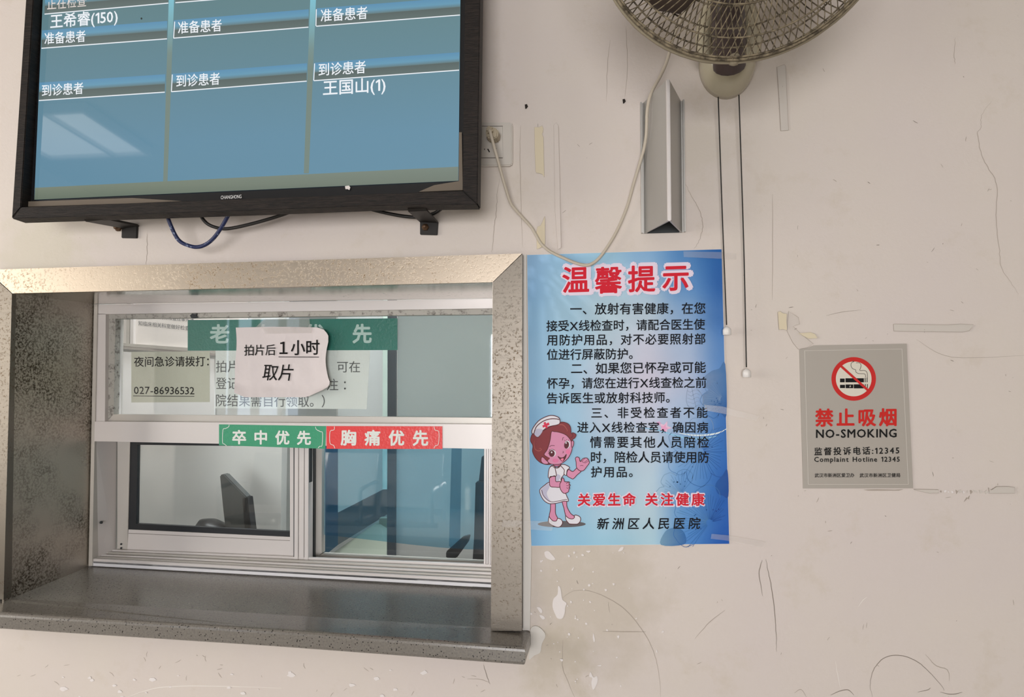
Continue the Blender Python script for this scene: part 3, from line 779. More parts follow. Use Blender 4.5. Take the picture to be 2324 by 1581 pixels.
# base dome: stacked sections from the wall outwards
def blob(name, secs, m, par, k=40):
    """secs: (y, cx, cz, rx, rz_up, rz_down)"""
    vs, fs = [], []
    for y, cx, cz, rx, ru, rd in secs:
        for j in range(k):
            q = 2*PI*j/k; sn = math.sin(q)
            vs.append(Vector((cx+rx*math.cos(q), y, cz+(ru if sn > 0 else rd)*sn)))
    for i in range(len(secs)-1):
        for j in range(k): fs.append((i*k+j, i*k+(j+1) % k, (i+1)*k+(j+1) % k, (i+1)*k+j))
    fs.append(tuple(range(k))); fs.append(tuple((len(secs)-1)*k+j for j in range(k)))
    return mesh(name, vs, fs, m, par, smooth=True)
b0_ = P(1648, 150, 0)
bx, bz = b0_.x, b0_.z
zd = bz - P(1650, 226, 0).z
rx = (P(1712, 150, 0)-P(1582, 150, 0)).x/2*.97
blob('base', [(-.0006, bx, bz, rx, .10, zd), (-.018, bx, bz, rx*.995, .10, zd*.99), (-.036, bx, bz+.002, rx*.96, .098, zd*.92), (-.050, bx, bz+.005, rx*.90, .094, zd*.84), (-.060, bx, bz+.009, rx*.82, .09, zd*.75), (-.064, bx, bz+.012, rx*.76, .085, zd*.69), (-.062, bx, bz+.014, rx*.73, .083, zd*.66), (-.066, bx, bz+.016, rx*.70, .08, zd*.63), (-.074, bx, bz+.020, rx*.63, .075, zd*.565), (-.078, bx, bz+.023, rx*.585, .07, zd*.53), (-.070, bx, bz+.024, rx*.55, .06, zd*.50)], M['cream'], fan)
blob('pivot_collar', [(-.066, bx, bz+.022, rx*.575, .06, zd*.52), (-.080, bx, bz+.027, rx*.57, .058, zd*.51), (-.086, bx, bz+.032, rx*.53, .055, zd*.47), (-.088, bx, bz+.036, rx*.40, .05, zd*.36)], M['brown'], fan)
blob('collar_neck', [(-.085, bx, bz+.036, rx*.36, .05, zd*.32), (-.105, bx, bz+.046, rx*.34, .05, zd*.30), (-.13, bx, bz+.058, rx*.30, .05, zd*.28)], M['cream'], fan)
def cord(x0, y0, x1, y1, mid, d0, par):
    pts = catmull([P(x0, y0-2, d0), P(*mid, -.016), P(x1, y1-6, -.016)], 10)
    c = tube('pull_cord', pts, .0012, M['cord'], par, 6)
    o = P(x1+1, y1+8, -.016)
    s_ = .0009
    pr = [(7.5*s_, -8.5*s_), (8.8*s_, -8*s_), (8.9*s_, 2*s_), (7.5*s_, 6*s_), (4*s_, 8.5*s_), (1.8*s_, 10*s_)]
    b = lathe('cord_bell', pr, M['white_plastic'], None, axis=Vector((0, 0, 1)), org=o, k=20)
    b.parent = c
    return c
cord(1630, 222, 1649, 743, (1639, 480), -.03, fan)
cord(1677, 217, 1694, 839, (1688, 560), -.03, fan)

# ================================================================== BLUE POSTER
po = empty('notice_poster', P(1420, 900, 0), 'large blue hospital notice poster with red title and cartoon nurse', 'poster')
PP = YP(-.0020)
q = [(1196, 578), (1420, 571), (1638, 565), (1648, 900), (1655.5, 1234), (1500, 1236), (1204, 1238.5), (1200, 900)]
slab('sheet', q, YP(-.0018), .0012, M['board'], po)
art = Art(PP, .00014)
def bil(u, v):
    tl, tr_, br, bl = (1196.5, 578.5), (1637.5, 565.5), (1655, 1233.5), (1204, 1238)
    return tuple((tl[i]*(1-u)+tr_[i]*u)*(1-v)+(bl[i]*(1-u)+br[i]*u)*v for i in (0, 1))
# hand-sampled colours of the print, rows top to bottom, columns left to right
G = [[(132, 172, 208), (140, 182, 212), (148, 190, 214), (130, 172, 210), (84, 136, 190), (46, 106, 170)],
     [(126, 170, 208), (146, 184, 208), (162, 192, 210), (158, 188, 210), (98, 146, 196), (48, 104, 170)],
     [(128, 172, 206), (150, 186, 208), (170, 194, 208), (176, 194, 210), (138, 170, 206), (70, 120, 180)],
     [(134, 176, 208), (150, 186, 210), (176, 196, 212), (190, 194, 212), (170, 188, 214), (96, 142, 196)],
     [(138, 182, 214), (154, 188, 212), (180, 192, 212), (196, 194, 212), (176, 188, 212), (98, 146, 202)],
     [(124, 172, 208), (150, 188, 214), (178, 194, 214), (190, 196, 216), (166, 188, 216), (62, 120, 188)],
     [(130, 176, 212), (142, 186, 214), (166, 192, 214), (182, 198, 216), (126, 166, 210), (50, 112, 184)],
     [(126, 174, 210), (144, 188, 216), (160, 194, 216), (176, 200, 216), (98, 150, 206), (44, 106, 182)],
     [(124, 174, 212), (144, 188, 214), (164, 196, 216), (176, 202, 216), (92, 146, 202), (40, 100, 178)],
     [(122, 174, 214), (140, 188, 216), (152, 196, 218), (168, 202, 218), (76, 134, 200), (38, 96, 176)]]
def gc(u, v):
    x = u*(len(G[0])-1); y = v*(len(G)-1); i, j = min(int(x), len(G[0])-2), min(int(y), len(G)-2); fx, fy = x-i, y-j
    fx = fx*fx*(3-2*fx); fy = fy*fy*(3-2*fy)
    return tuple((G[j][i][k]*(1-fx)+G[j][i+1][k]*fx)*(1-fy)+(G[j+1][i][k]*(1-fx)+G[j+1][i+1][k]*fx)*fy for k in range(3))
nx, ny = 40, 60; pts = []; cols = []; faces = []
for j in range(ny+1):
    for i in range(nx+1):
        u, v_ = i/nx, j/ny; pts.append(bil(u, v_))
        c = gc(u, v_); nn = noise.noise(Vector((u*5, v_*8, 3)))*7
        # pale rays fanning down from the upper left
        dx, dy = u*1-.05, v_*1.5-.05; ang = math.atan2(dy, dx); rr = math.hypot(dx, dy)
        ra = max(0, math.sin(ang*22))*16*max(0, 1-rr/.75)
        dk_ = max(0, (u-.62)/.38)*14
        cols.append(alb(tuple(max(8, min(255, c[k]+nn+ra-dk_*(1, .9, .5)[k])) for k in range(3))))
for j in range(ny):
    for i in range(nx):
        a = j*(nx+1)+i; faces.append((a, a+1, a+nx+2, a+nx+1))
art.add(pts, faces, cols, 0)
art.build('printed_background', M['print_gloss'], po)
# flower tracery at the right
fl = Art(PP, .00014)
def fcol(x, y, k=-26): 
    u = (x-1200)/450; v_ = (y-572)/665; c = gc(min(1, max(0, u)), min(1, max(0, v_))); return alb(tuple(max(20, a+k) for a in c))
def zz(X, Y, o=(1180, 880)): return (o[0]+X/4.054, o[1]+Y/4.054)
def flower(cx, cy, r, a0, a1, n, seed):
    rnd = random.Random(seed)
    for i in range(n):
        a = a0+(a1-a0)*i/(n-1)+rnd.uniform(-.03, .03); rr = r*rnd.uniform(.7, 1.0)
        p = [(cx+math.cos(a+rnd.uniform(-.02, .02)*t_)*rr*t_, cy+math.sin(a)*rr*t_) for t_ in (.12, .4, .7, 1)]
        p = [t_ for t_ in p if t_[0] < 1647]
        if len(p) > 1: fl.stroke(p, .9, fcol(p[-1][0], p[-1][1]), 3, smooth=3)
    # petal outlines
    m = max(3, int((a1-a0)/.9))
    for i in range(m):
        aa = a0+(a1-a0)*i/m; bb = a0+(a1-a0)*(i+1)/m; pp = []
        for j in range(9):
            t_ = j/8; a = aa+(bb-aa)*t_; rr = r*(.78+.32*math.sin(PI*t_)**.6+rnd.uniform(-.03, .03)); pp.append((cx+math.cos(a)*rr, cy+math.sin(a)*rr))
        pp = [t_ for t_ in pp if t_[0] < 1646]
        if len(pp) > 2: fl.stroke(pp, 1.0, fcol(pp[0][0], pp[0][1], -30), 3, smooth=2)
    for i in range(10):
        a = rnd.uniform(a0, a1); rr = r*rnd.uniform(.25, .6); x, y = cx+math.cos(a)*rr, cy+math.sin(a)*rr
        if x < 1645: fl.ellipse(x, y, 1.6, 1.6, fcol(x, y, -46), 4, n=8)
def blobpoly(pts, k, layer=1):
    cs = None; ps = [(p.x, p.y) for p in catmull([(a, b, 0) for a, b in pts], 4, True)]
    fl.poly(ps, [fcol(x, y, k) for x, y in ps], layer)
blobpoly([(1646, 826), (1632, 836), (1614, 842), (1598, 856), (1604, 866), (1598, 876), (1608, 884), (1597, 893), (1595, 906), (1598, 924), (1614, 932), (1636, 938), (1649, 940)], -34)
blobpoly([(1651, 1066), (1640, 1078), (1624, 1098), (1628, 1118), (1640, 1124), (1653, 1126)], -32)
blobpoly([(1500, 1236), (1508, 1208), (1524, 1198), (1545, 1200), (1556, 1216), (1552, 1235)], -36)
flower(1590, 1024, 72, .1, 2*PI+.0, 42, 1); flower(1640, 905, 46, 1.8, 4.4, 18, 2); flower(1610, 1185, 78, 2.2, 6.1, 36, 3)
flower(1545, 1120, 52, 2.6, 5.4, 18, 4)
lf = [(1560, 884), (1568, 872), (1584, 884), (1596, 905), (1590, 925), (1570, 928), (1558, 912)]
fl.stroke(lf, .9, fcol(1565, 900, -34), 3, True, 4)
for t_ in range(5):
    y = 886+t_*8.5; fl.stroke([(1566+t_*2.5, y+4), (1578+t_*2, y-2), (1588, y+2)], .8, fcol(1575, y, -30), 3, smooth=3); fl.stroke([(1566+t_*2.5, y+4), (1560, y)], .8, fcol(1562, y, -30), 3)
fl.stroke([(1570, 880), (1575, 905), (1580, 925)], .9, fcol(1575, 900, -34), 3)
fl.stroke([(1650, 972), (1630, 982), (1600, 987), (1570, 987), (1540, 982)], 4, alb((214, 226, 236)), 2, smooth=5, taper=True)
fl.stroke([(1628, 989), (1600, 994), (1565, 994), (1530, 987), (1490, 975), (1440, 968)], 4.5, alb((140, 190, 222)), 3, smooth=5, taper=True)
def star(cx, cy, r, rot, col, layer):
    pts = [(cx+(r if i % 2 == 0 else r*.42)*math.sin(rot+i*PI/5), cy-(r if i % 2 == 0 else r*.42)*math.cos(rot+i*PI/5)) for i in range(10)]
    fl.poly(pts, col, layer)
star(1509, 970, 16, .35, alb((222, 186, 210)), 2); star(1507, 972, 11, .35, alb((226, 158, 196)), 3); star(1495, 960, 6.5, .2, alb((214, 160, 200)), 2)
fl.build('flower_pattern', M['print_gloss'], po)
# cartoon nurse (coordinates from an enlarged view)
nu = Art(PP, .00012)
def N(L): return [(1190+x/5.45, 920+y/5.45) for x, y in L]
DK = alb((84, 26, 34)); SK = alb((206, 136, 168)); SK2 = alb((190, 110, 150)); HR = alb((126, 44, 50)); HR2 = alb((158, 76, 72)); WH = alb((216, 214, 222)); WH2 = alb((182, 180, 202)); RD = alb((206, 42, 74))
def shp(L, col, layer, ow=1.6, sm=5, out=True):
    p = nu.poly(N(L), col, layer, sm)
    if out: nu.stroke(p, ow, DK, layer+.5, True)
nu.ellipse(*N([(462, 1465)])[0], 297/5.45, 40/5.45, alb((92, 88, 92)), 3, n=32)
shp([(330, 1205), (322, 1290), (308, 1380), (345, 1425), (395, 1430), (412, 1395), (385, 1330), (380, 1205)], SK, 4)
shp([(468, 1180), (490, 1270), (515, 1370), (560, 1400), (605, 1400), (618, 1370), (570, 1330), (528, 1250), (520, 1180)], SK, 4)
shp([(305, 1372), (298, 1430), (310, 1455), (345, 1480), (400, 1502), (440, 1498), (470, 1460), (465, 1420), (430, 1395), (408, 1400), (395, 1425), (355, 1425), (322, 1395)], WH, 5)
shp([(510, 1365), (515, 1410), (540, 1445), (560, 1462), (620, 1466), (665, 1460), (695, 1420), (690, 1380), (655, 1358), (622, 1356), (618, 1385), (590, 1402), (545, 1390), (522, 1370)], WH, 5)
# dress
shp([(305, 948), (250, 985), (192, 1040), (200, 1100), (240, 1170), (300, 1210), (360, 1212), (430, 1200), (490, 1182), (545, 1180), (525, 1120), (505, 1080), (455, 1040), (430, 990), (385, 950)], WH, 5)
shp([(300, 955), (255, 990), (205, 1045), (225, 1110), (280, 1170), (330, 1190), (300, 1150), (278, 1080), (310, 1010)], WH2, 6, out=False)
nu.stroke(N([(215, 1042), (235, 1110), (290, 1170), (345, 1190), (430, 1178), (510, 1160), (530, 1163)]), 1.2, DK, 7, smooth=4)
shp([(345, 740), (318, 770), (320, 860), (330, 950), (390, 968), (450, 945), (455, 900), (490, 850), (498, 800), (450, 745), (400, 770)], WH, 6)
shp([(400, 850), (440, 860), (445, 890), (420, 930), (390, 930), (388, 880)], WH2, 7, out=False)
shp([(345, 745), (312, 770), (298, 830), (300, 895), (345, 875), (395, 868), (385, 800), (372, 752)], WH, 8)
shp([(448, 740), (480, 728), (520, 738), (560, 768), (530, 800), (520, 862), (490, 845), (495, 800), (470, 765)], WH, 8)
# arms
shp([(315, 885), (312, 960), (325, 1000), (380, 1008), (440, 1005), (445, 940), (390, 938), (382, 872), (345, 876)], SK, 8)
shp([(470, 895), (455, 940), (438, 975), (445, 1030), (475, 1075), (505, 1085), (545, 1065), (550, 1040), (562, 1020), (555, 1000), (568, 985), (552, 970), (556, 945), (500, 940), (488, 905)], SK, 9)
for a in ([(556, 945), (530, 955), (518, 968)], [(560, 980), (535, 990), (520, 988)], [(558, 1015), (535, 1022), (522, 1014)]): nu.stroke(N(a), 1, DK, 10, smooth=3)
shp([(548, 790), (525, 830), (528, 868), (570, 895), (605, 905), (650, 860), (705, 805), (660, 765), (600, 815)], SK, 8)
shp([(645, 760), (640, 700), (632, 650), (655, 635), (680, 650), (690, 690), (725, 655), (770, 648), (790, 665), (804, 705), (775, 750), (735, 800), (695, 808), (665, 790)], SK, 9)
for a in ([(692, 695), (720, 680), (745, 655)], [(715, 685), (735, 705), (790, 665)], [(745, 712), (760, 705), (798, 685)], [(690, 745), (710, 738), (730, 745)]): nu.stroke(N(a), .9, DK, 10, smooth=3)
# neck, hair, face
shp([(360, 735), (370, 700), (440, 700), (448, 735), (400, 752)], SK2, 9)
nu.stroke(N([(345, 742), (372, 768), (420, 770), (450, 738)]), 1.3, DK, 10, smooth=4)
shp([(105, 350), (82, 390), (78, 440), (105, 495), (102, 570), (140, 650), (200, 705), (270, 728), (330, 725), (420, 700), (520, 560), (590, 430), (625, 400), (640, 360), (600, 335), (580, 345), (568, 260), (520, 215), (430, 210), (250, 300), (160, 360)], HR, 10)
shp([(335, 325), (318, 430), (285, 540), (245, 605), (300, 650), (285, 690), (330, 722), (400, 728), (460, 715), (540, 650), (585, 560), (590, 470), (560, 410), (510, 360), (430, 330), (370, 322)], SK, 11)
shp([(212, 642), (208, 690), (240, 720), (290, 722), (295, 700), (262, 668), (235, 640)], SK, 12)
shp([(585, 440), (608, 440), (610, 480), (596, 515), (586, 510)], SK, 12)
shp([(240, 610), (250, 650), (285, 672), (315, 655), (300, 640), (262, 640)], HR, 13, out=False)
nu.stroke(N([(230, 235), (300, 225), (400, 235), (480, 240), (530, 300), (525, 320)]), 2.4, HR2, 12, smooth=4, taper=True)
nu.stroke(N([(125, 430), (120, 480), (135, 540), (180, 560), (210, 545), (195, 525), (180, 540)]), 2, HR2, 12, smooth=4, taper=True)
nu.stroke(N([(590, 345), (600, 372), (585, 395), (570, 400)]), 1.2, DK, 13, smooth=4)
nu.ellipse(*N([(540, 572)])[0], 5, 5.2, alb((220, 118, 158)), 12); nu.ellipse(*N([(385, 680)])[0], 7, 4.5, alb((212, 116, 156)), 12)
# eyes
nu.ellipse(*N([(348, 588)])[0], 43/5.45, 46/5.45, WH, 13); nu.ellipse(*N([(340, 592)])[0], 36/5.45, 42/5.45, DK, 14); nu.ellipse(*N([(338, 578)])[0], 1.7, 1.9, WH, 15)
nu.ellipse(*N([(530, 482)])[0], 36/5.45, 50/5.45, WH, 13, .15); nu.ellipse(*N([(522, 487)])[0], 30/5.45, 45/5.45, DK, 14, .15); nu.ellipse(*N([(516, 462)])[0], 1.6, 2, WH, 15)
for a in ([(308, 575), (295, 570)], [(308, 590), (292, 592)], [(316, 555), (306, 540)], [(505, 440), (500, 425)], [(525, 432), (522, 418)], [(545, 436), (548, 422)]): nu.stroke(N(a), 1, DK, 14)
nu.stroke(N([(305, 560), (340, 540), (380, 555)]), 1.1, DK, 14, smooth=3)
nu.stroke(N([(310, 510), (335, 494), (375, 496)]), 1.1, DK, 14, smooth=3); nu.stroke(N([(470, 430), (476, 400), (490, 393)]), 1.1, DK, 14, smooth=3)
nu.stroke(N([(476, 565), (484, 575), (474, 588)]), 1.1, DK, 14, smooth=3)
shp([(415, 630), (450, 645), (490, 635), (520, 600), (508, 650), (475, 690), (445, 668)], DK, 14, 1, 3)
shp([(448, 662), (480, 650), (485, 668), (470, 686)], alb((226, 120, 150)), 15, 1, 3, False)
nu.stroke(N([(412, 632), (422, 626), (425, 640)]), 1, DK, 15)
# cap
shp([(95, 345), (100, 290), (170, 195), (250, 145), (330, 122), (400, 135), (435, 165), (430, 230), (300, 262), (220, 320), (170, 392), (120, 350)], WH, 16, 1.8, 3)
nu.stroke(N([(118, 345), (150, 260), (230, 195), (320, 165), (400, 165), (430, 175)]), 2, DK, 17, smooth=4)
shp([(120, 345), (150, 290), (230, 300), (170, 388)], WH2, 16.6, out=False, sm=3)
cxn, cyn = 268, 240
nu.poly(N([(236, 212), (262, 200), (268, 222), (302, 208), (312, 238), (282, 250), (296, 270), (268, 284), (256, 262), (232, 274), (222, 246), (246, 236)]), RD, 18)
nu.build('nurse_picture', M['print_gloss'], po)
tx = Art(PP, .00014)
BK = alb((26, 28, 34)); RD2 = alb((204, 40, 56)); HALO = alb((222, 210, 226))
tt = [('温', (1276, 665), (1338, 663)), ('馨', (1350, 666), (1414, 664)), ('提', (1425, 663), (1492, 661)), ('示', (1503, 660), (1566, 658))]
for ch, a, b in tt:
    for off, col, ly in ((.075, HALO, 6), (.022, RD2, 8)):
        k = 5 if off > .05 else 0
        tx.text(ch, (a[0]-k, a[1]+k*.7), (b[0]+k, b[1]+k*.7), 57+2*k*.8, col, ly, off, ems=None)
body = [('一、放射有害健康，在您', (1294, 714), (1601, 712), 25, 0), ('接受X线检查时，请配合医生使', (1240, 752), (1600, 748), 24, 0), ('用防护用品，对不必要照射部', (1241, 784), (1601, 781), 24, 0), ('位进行屏蔽防护。', (1241, 817), (1436, 815), 24, 0),
        ('二、如果您已怀孕或可能', (1296, 849), (1602, 846), 25, 0), ('怀孕，请您在进行X线查检之前', (1241, 882), (1603, 880), 24, 0), ('告诉医生或放射科技师。', (1241, 916), (1520, 914), 24, 0), ('三、非受检查者不能', (1342, 949), (1606, 948), 24, 0),
        ('进入X线检查室，确因病', (1310, 982), (1607, 982), 24, 0), ('情需要其他人员陪检', (1339, 1016), (1609, 1016), 25, 0), ('时，陪检人员请使用防', (1341, 1050), (1609, 1050), 25, 0), ('护用品。', (1341, 1083), (1436, 1083), 24, 0)]
for s_, a, b, h_, _ in body:
    # keep the first character's ink on its mark for lines that begin with a flat stroke
    tx.text(s_, (a[0], a[1]), (b[0], b[1]), h_, BK, 6, .013)
for s_, a, b in (('关爱生命', (1311, 1148), (1443, 1147)), ('关注健康', (1464, 1147), (1599, 1147))):
    tx.text(s_, (a[0]-2, a[1]+2), (b[0]+2, b[1]+2), 31, HALO, 6, .06); tx.text(s_, a, b, 27, RD2, 8, .028)
tx.text('新洲区人民医院', (1354, 1201), (1588, 1200), 25, BK, 6, .016, slant=.12)
tx.build('lettering', M['print'], po)

# ================================================================== NO SMOKING SIGN
ns = empty('no_smoking_sign', P(1943, 945, 0), 'grey no-smoking notice with red ring and hotline number', 'sign')
slab('sheet', [(1814, 793), (1822, 790), (1834, 789), (1846, 783.5), (2058, 779.5), (2065, 945), (2072.5, 1107.5), (1822.5, 1108)], YP(-.0018), .0012, mat('sign_grey', alb((163, 156, 147)), .45), ns)
SG = YP(-.002); a = Art(SG, .00014)
WL = alb((206, 202, 194))
a.stroke([(1826, 795.5), (2047, 791.5), (2061.5, 1098.5), (1834.5, 1098.5)], 1.2, WL, 0, True)
cx, cy = 1937.5, 859.5
a.ellipse(cx, cy, 50.5, 49.5, alb((194, 48, 46)), 0, n=64); a.ellipse(cx, cy, 40.5, 39.5, alb((212, 206, 192)), 1, n=64)
BKs = alb((28, 28, 28))
def S4(x, y): return (1740+x/2.824, 620+y/2.824)
for (x0, y0, x1, y1) in ((470, 674, 500, 698), (505, 672, 623, 698), (629, 670, 634, 698), (641, 668, 646, 698), (470, 714, 502, 735), (506, 712, 555, 736), (558, 711, 623, 737), (630, 709, 635, 735), (643, 709, 648, 735)):
    p, q = S4(x0, y0), S4(x1, y1); a.rect(p[0], p[1], q[0], q[1], BKs, 2)
a.poly([S4(538, 715), S4(530, 726), S4(535, 726), S4(531, 734), S4(541, 722), S4(536, 722)], alb((220, 215, 205)), 3)
for L in ([(560, 566), (545, 572), (540, 590), (550, 610), (570, 618), (572, 632), (590, 642), (625, 644), (633, 652), (633, 668)], [(560, 566), (548, 560)], [(572, 574), (595, 574), (605, 590), (600, 610), (598, 622), (625, 622), (640, 630), (645, 645), (645, 668)]):
    a.stroke([S4(*p) for p in L], 1.2, alb((90, 84, 78)), 2, smooth=4)
p, q = S4(474, 592), S4(648, 748); a.stroke([p, q], 5.5, alb((194, 48, 46)), 4)
a.text('禁止吸烟', (1850, 967.5), (2035, 966), 38, alb((196, 46, 42)), 3, .03)
a.text('NO-SMOKING', (1852, 993), (2035, 991.5), 19.5, BKs, 3, .02)
a.text('监督投诉电话:12345', (1848, 1033), (2041, 1030), 17, BKs, 3, .018)
a.text('Complaint Hotline 12345', (1848, 1047.5), (2042, 1047), 11.5, BKs, 3, .018)
a.text('武汉市新洲区爱卫办', (1849, 1083), (1939, 1082.5), 9, BKs, 3, .012)
a.text('武汉市新洲区卫健局', (1951, 1083), (2043, 1082.5), 9, BKs, 3, .012)
a.build('lettering', M['print'], ns)

# ================================================================== STICKERS AND NOTES ON THE WINDOW
def flat_sign(name, px, y, col, label, cat, group=None, th=.0008, m=None):
    e = empty(name, P(sum(p[0] for p in px)/len(px), sum(p[1] for p in px)/len(px), y), label, cat, group)
    if m is None:
        ar_ = Art(YP(y-.0002), .0); ar_.poly(px, alb(col), 0); ar_.build('printed_face', M['sticker'], e)
        slab('sheet', px, y, th, M['board'], e)
    else: slab('sheet', px, y, th, m, e)
    return e
ys_ = YW-.0072
g1 = flat_sign('priority_sticker', [(497, 962.5), (740, 966.5), (738, 1018), (497, 1010)], ys_, (56, 150, 112), 'green vinyl sticker with white characters on the window transom', 'sticker')
a = Art(YP(ys_-.0004), .00016)
Wt = alb((222, 226, 222))
a.text('卒中优先', (527, 1007), (706, 1009), 30, Wt, 1, .03)
for L in ([(520, 963.5), (519, 968), (512, 972), (506, 975), (505, 1003), (509, 1007), (514, 1011)], [(716, 968), (718, 974), (727, 979), (732, 982), (731, 1010), (726, 1012), (722, 1016)]): a.stroke(L, 1.3, Wt, 1, smooth=3)
a.build('lettering', M['print'], g1)
g2 = flat_sign('priority_sticker', [(741, 966.5), (1004, 967), (1004, 1018.5), (741, 1018)], ys_-.0006, (222, 62, 62), 'red vinyl sticker with white characters on the window transom', 'sticker')
a = Art(YP(ys_-.0010), .00016)
a.text('胸痛优先', (773, 1010), (972, 1011), 33, Wt, 1, .03)
for L in ([(759, 967.5), (758, 975), (749, 979), (749, 1005), (757, 1010), (760, 1017)], [(985, 968), (988, 976), (996, 980), (995, 1007), (988, 1011), (985, 1017)]): a.stroke(L, 1.3, Wt, 1, smooth=3)
a.build('lettering', M['print'], g2)

yg = YW+.0315      # just behind the upper glass
g3 = flat_sign('priority_sign', [(426, 726), (902, 722), (902, 794), (426, 795.5)], yg, (34, 118, 106), 'long dark green sign with white characters behind the upper glass', 'sign')
a = Art(YP(yg-.0004), .00016); W3 = alb((186, 208, 204))
a.text('老年优先', (476, 779), (844, 778), 41, W3, 1, .03); a.build('lettering', M['print'], g3)
g4 = flat_sign('phone_notice', [(298, 798), (476, 797), (476, 912), (298, 913)], yg-.0012, (196, 195, 180), 'yellowish note with underlined phone number behind the upper glass', 'notice')
a = Art(YP(yg-.0016), .00016)
a.text('夜间急诊请拨打：', (304, 832), (474, 831), 22, BKs, 1, .01); a.text('027-86936532', (304, 893.5), (441, 894.5), 17.5, BKs, 1, .004); a.stroke([(302, 898), (441, 899)], 1.3, BKs, 1); a.build('lettering', M['print'], g4)
g5 = flat_sign('collection_notice', [(489, 795), (840, 795), (832, 928), (489, 926)], yg+.0012, (222, 226, 224), 'large white notice sheet with thin grey characters, mostly covered by the crumpled note', 'notice')
a = Art(YP(yg+.0008), .00016); GT = alb((96, 98, 100))
a.text('拍片', (490, 845), (540, 845), 26, GT, 1); a.text('可在', (765, 845), (817, 845), 25, GT, 1); a.text('登记', (490, 883), (540, 883), 26, GT, 1); a.text('注：', (741, 886), (785, 886), 26, GT, 1)
a.text('院结果需自行领取。）', (490, 922), (737, 924), 27, GT, 1); a.build('lettering', M['print'], g5)
# crumpled note in front of the glass
cn = empty('crumpled_note', P(640, 820, YW+.02), 'crumpled white paper note taped over the green sign on the outside of the glass', 'notice')
out = [(535, 743), (600, 742), (680, 741), (735, 743), (743, 747), (748, 758), (747, 790), (740, 830), (743, 850), (748, 872), (742, 887), (715, 899), (680, 903), (640, 901), (600, 900), (560, 897), (536, 886), (530, 870), (533, 845), (537, 810), (535, 780)]
def clift(u, v_):
    u = min(1, max(0, u)); v_ = min(1, max(0, v_))
    return .002+.006*max(0, noise.noise(Vector((u*3.1, v_*2.3, 5)))) + .010*max(0, u-.85)/.15 + .010*max(0, v_-.85)/.15 + .003*noise.noise(Vector((u*9, v_*7, 1)))
class NotePlane(Plane):
    def at(s, px, py, off=0.0):
        return P(px, py, YW+.024-clift((px-535)/210, (py-743)/158)-.0017-off)
NXc, NYc = 26, 20
def inside_map(u, v):
    # left/right edges by v, top/bottom by u
    l = 535+2*math.sin(v*7)-(5*max(0, v-.75)/.25); r = 745-6*math.sin(max(0, v-.2)/.6*PI if .2 < v < .8 else 0)+(3 if v > .8 else 0)-(10*max(0, .08-v)/.08)-(16*max(0, v-.93)/.07)
    tpp = 743-1.5*math.sin(u*PI)+(5*max(0, u-.93)/.07); btm = 901-10*max(0, .12-u)/.12-16*max(0, u-.82)/.18
    return (l+(r-l)*u, tpp+(btm-tpp)*v)
vs = []
for s_ in (0, 1):
    for j in range(NYc+1):
        for i in range(NXc+1):
            u, v_ = i/NXc, j/NYc; x, y = inside_map(u, v_)
            lift = clift(u, v_)
            vs.append(P(x, y, YW+.024-lift+.0004*s_))
n1 = (NXc+1)*(NYc+1); fs = []
for j in range(NYc):
    for i in range(NXc):
        k = j*(NXc+1)+i; fs += [(k, k+1, k+NXc+2, k+NXc+1), (n1+k+NXc+1, n1+k+NXc+2, n1+k+1, n1+k)]
mesh('sheet', vs, fs, M['paper'], cn, smooth=True, recalc=False)
a = Art(NotePlane((0, 0, 0)), .00016)
a.text('拍片后', (554, 807), (625, 806), 24, BKs, 1, .006); a.text('１小时', (634, 806), (725, 805), 33, BKs, 1, .014); a.stroke([(632, 809.5), (724, 810)], 1.4, BKs, 1)
a.text('取片', (594, 863), (662, 864), 36, BKs, 1, .004, slant=.16); a.build('lettering', M['print'], cn)
slab('clear_tape', [(594, 744), (708, 742), (706, 755), (600, 757)], YW+.0165, .0004, M['clear_tape'], cn)
slab('clear_tape', [(580, 742), (600, 724), (702, 722), (704, 742)], YW+.0245, .0004, M['clear_tape'], cn)
# white board corner seen behind the glass
bd = empty('framed_notice_board', P(340, 760, .79), 'white framed notice board with small text hung behind the upper left glass', 'board')
slab('board', [(262, 600), (560, 600), (560, 812), (262, 790)], .785, .01, M['board'], bd)
slab('frame_bar', [(289, 600), (296, 600), (294, 786), (286, 786)], .775, .02, AG, bd); slab('frame_bar', [(297, 600), (304, 600), (302, 786), (295, 786)], .773, .02, A, bd)
slab('frame_bar', [(262, 783), (430, 797), (560, 808), (560, 803), (430, 789), (262, 777)][::-1], .772, .02, AG, bd)
a = Art(YP(.7845), .00016); a.text('知临床相关科室做好检查的', (314, 738), (440, 751), 10, GT, 1); a.text('特殊检查应事先通', (362, 724), (440, 731), 9, GT, 1); a.build('lettering', M['print'], bd)

wb = tag(slab('white_sheet', [(262, 796), (486, 814), (486, 962), (262, 962)], .785, .008, mat('white_sheet', alb((238, 240, 242)), .7)), 'plain white sheet on the office partition under the framed notice board', 'sheet')
# pale film on the right of the upper glass and blue film behind the right sash
o = slab('privacy_film', [(902, 716), (1146, 710), (1146, 950), (902, 946)], YW+.034, .0006, M['film_grey']); tag(o, 'pale translucent film over the right part of the upper glass', 'window film')
bf = [(726, 1008), (1112, 1010), (1112, 1247), (1060, 1246), (1000, 1242), (930, 1235), (870, 1228), (800, 1220), (726, 1212)]
o = slab('blue_film', bf, YR+.016, .0006, M['film_blue']); tag(o, 'translucent blue plastic sheet hanging behind the right sash with curved lower edge', 'window film')
o = slab('blue_film_strip', [(1025, 1008), (1048, 1008), (1044, 1241), (1038, 1244), (1024, 1244), (1019, 1238)], YR+.020, .0006, M['film_blue']); tag(o, 'narrow darker blue strip hanging behind the blue plastic sheet', 'window film')

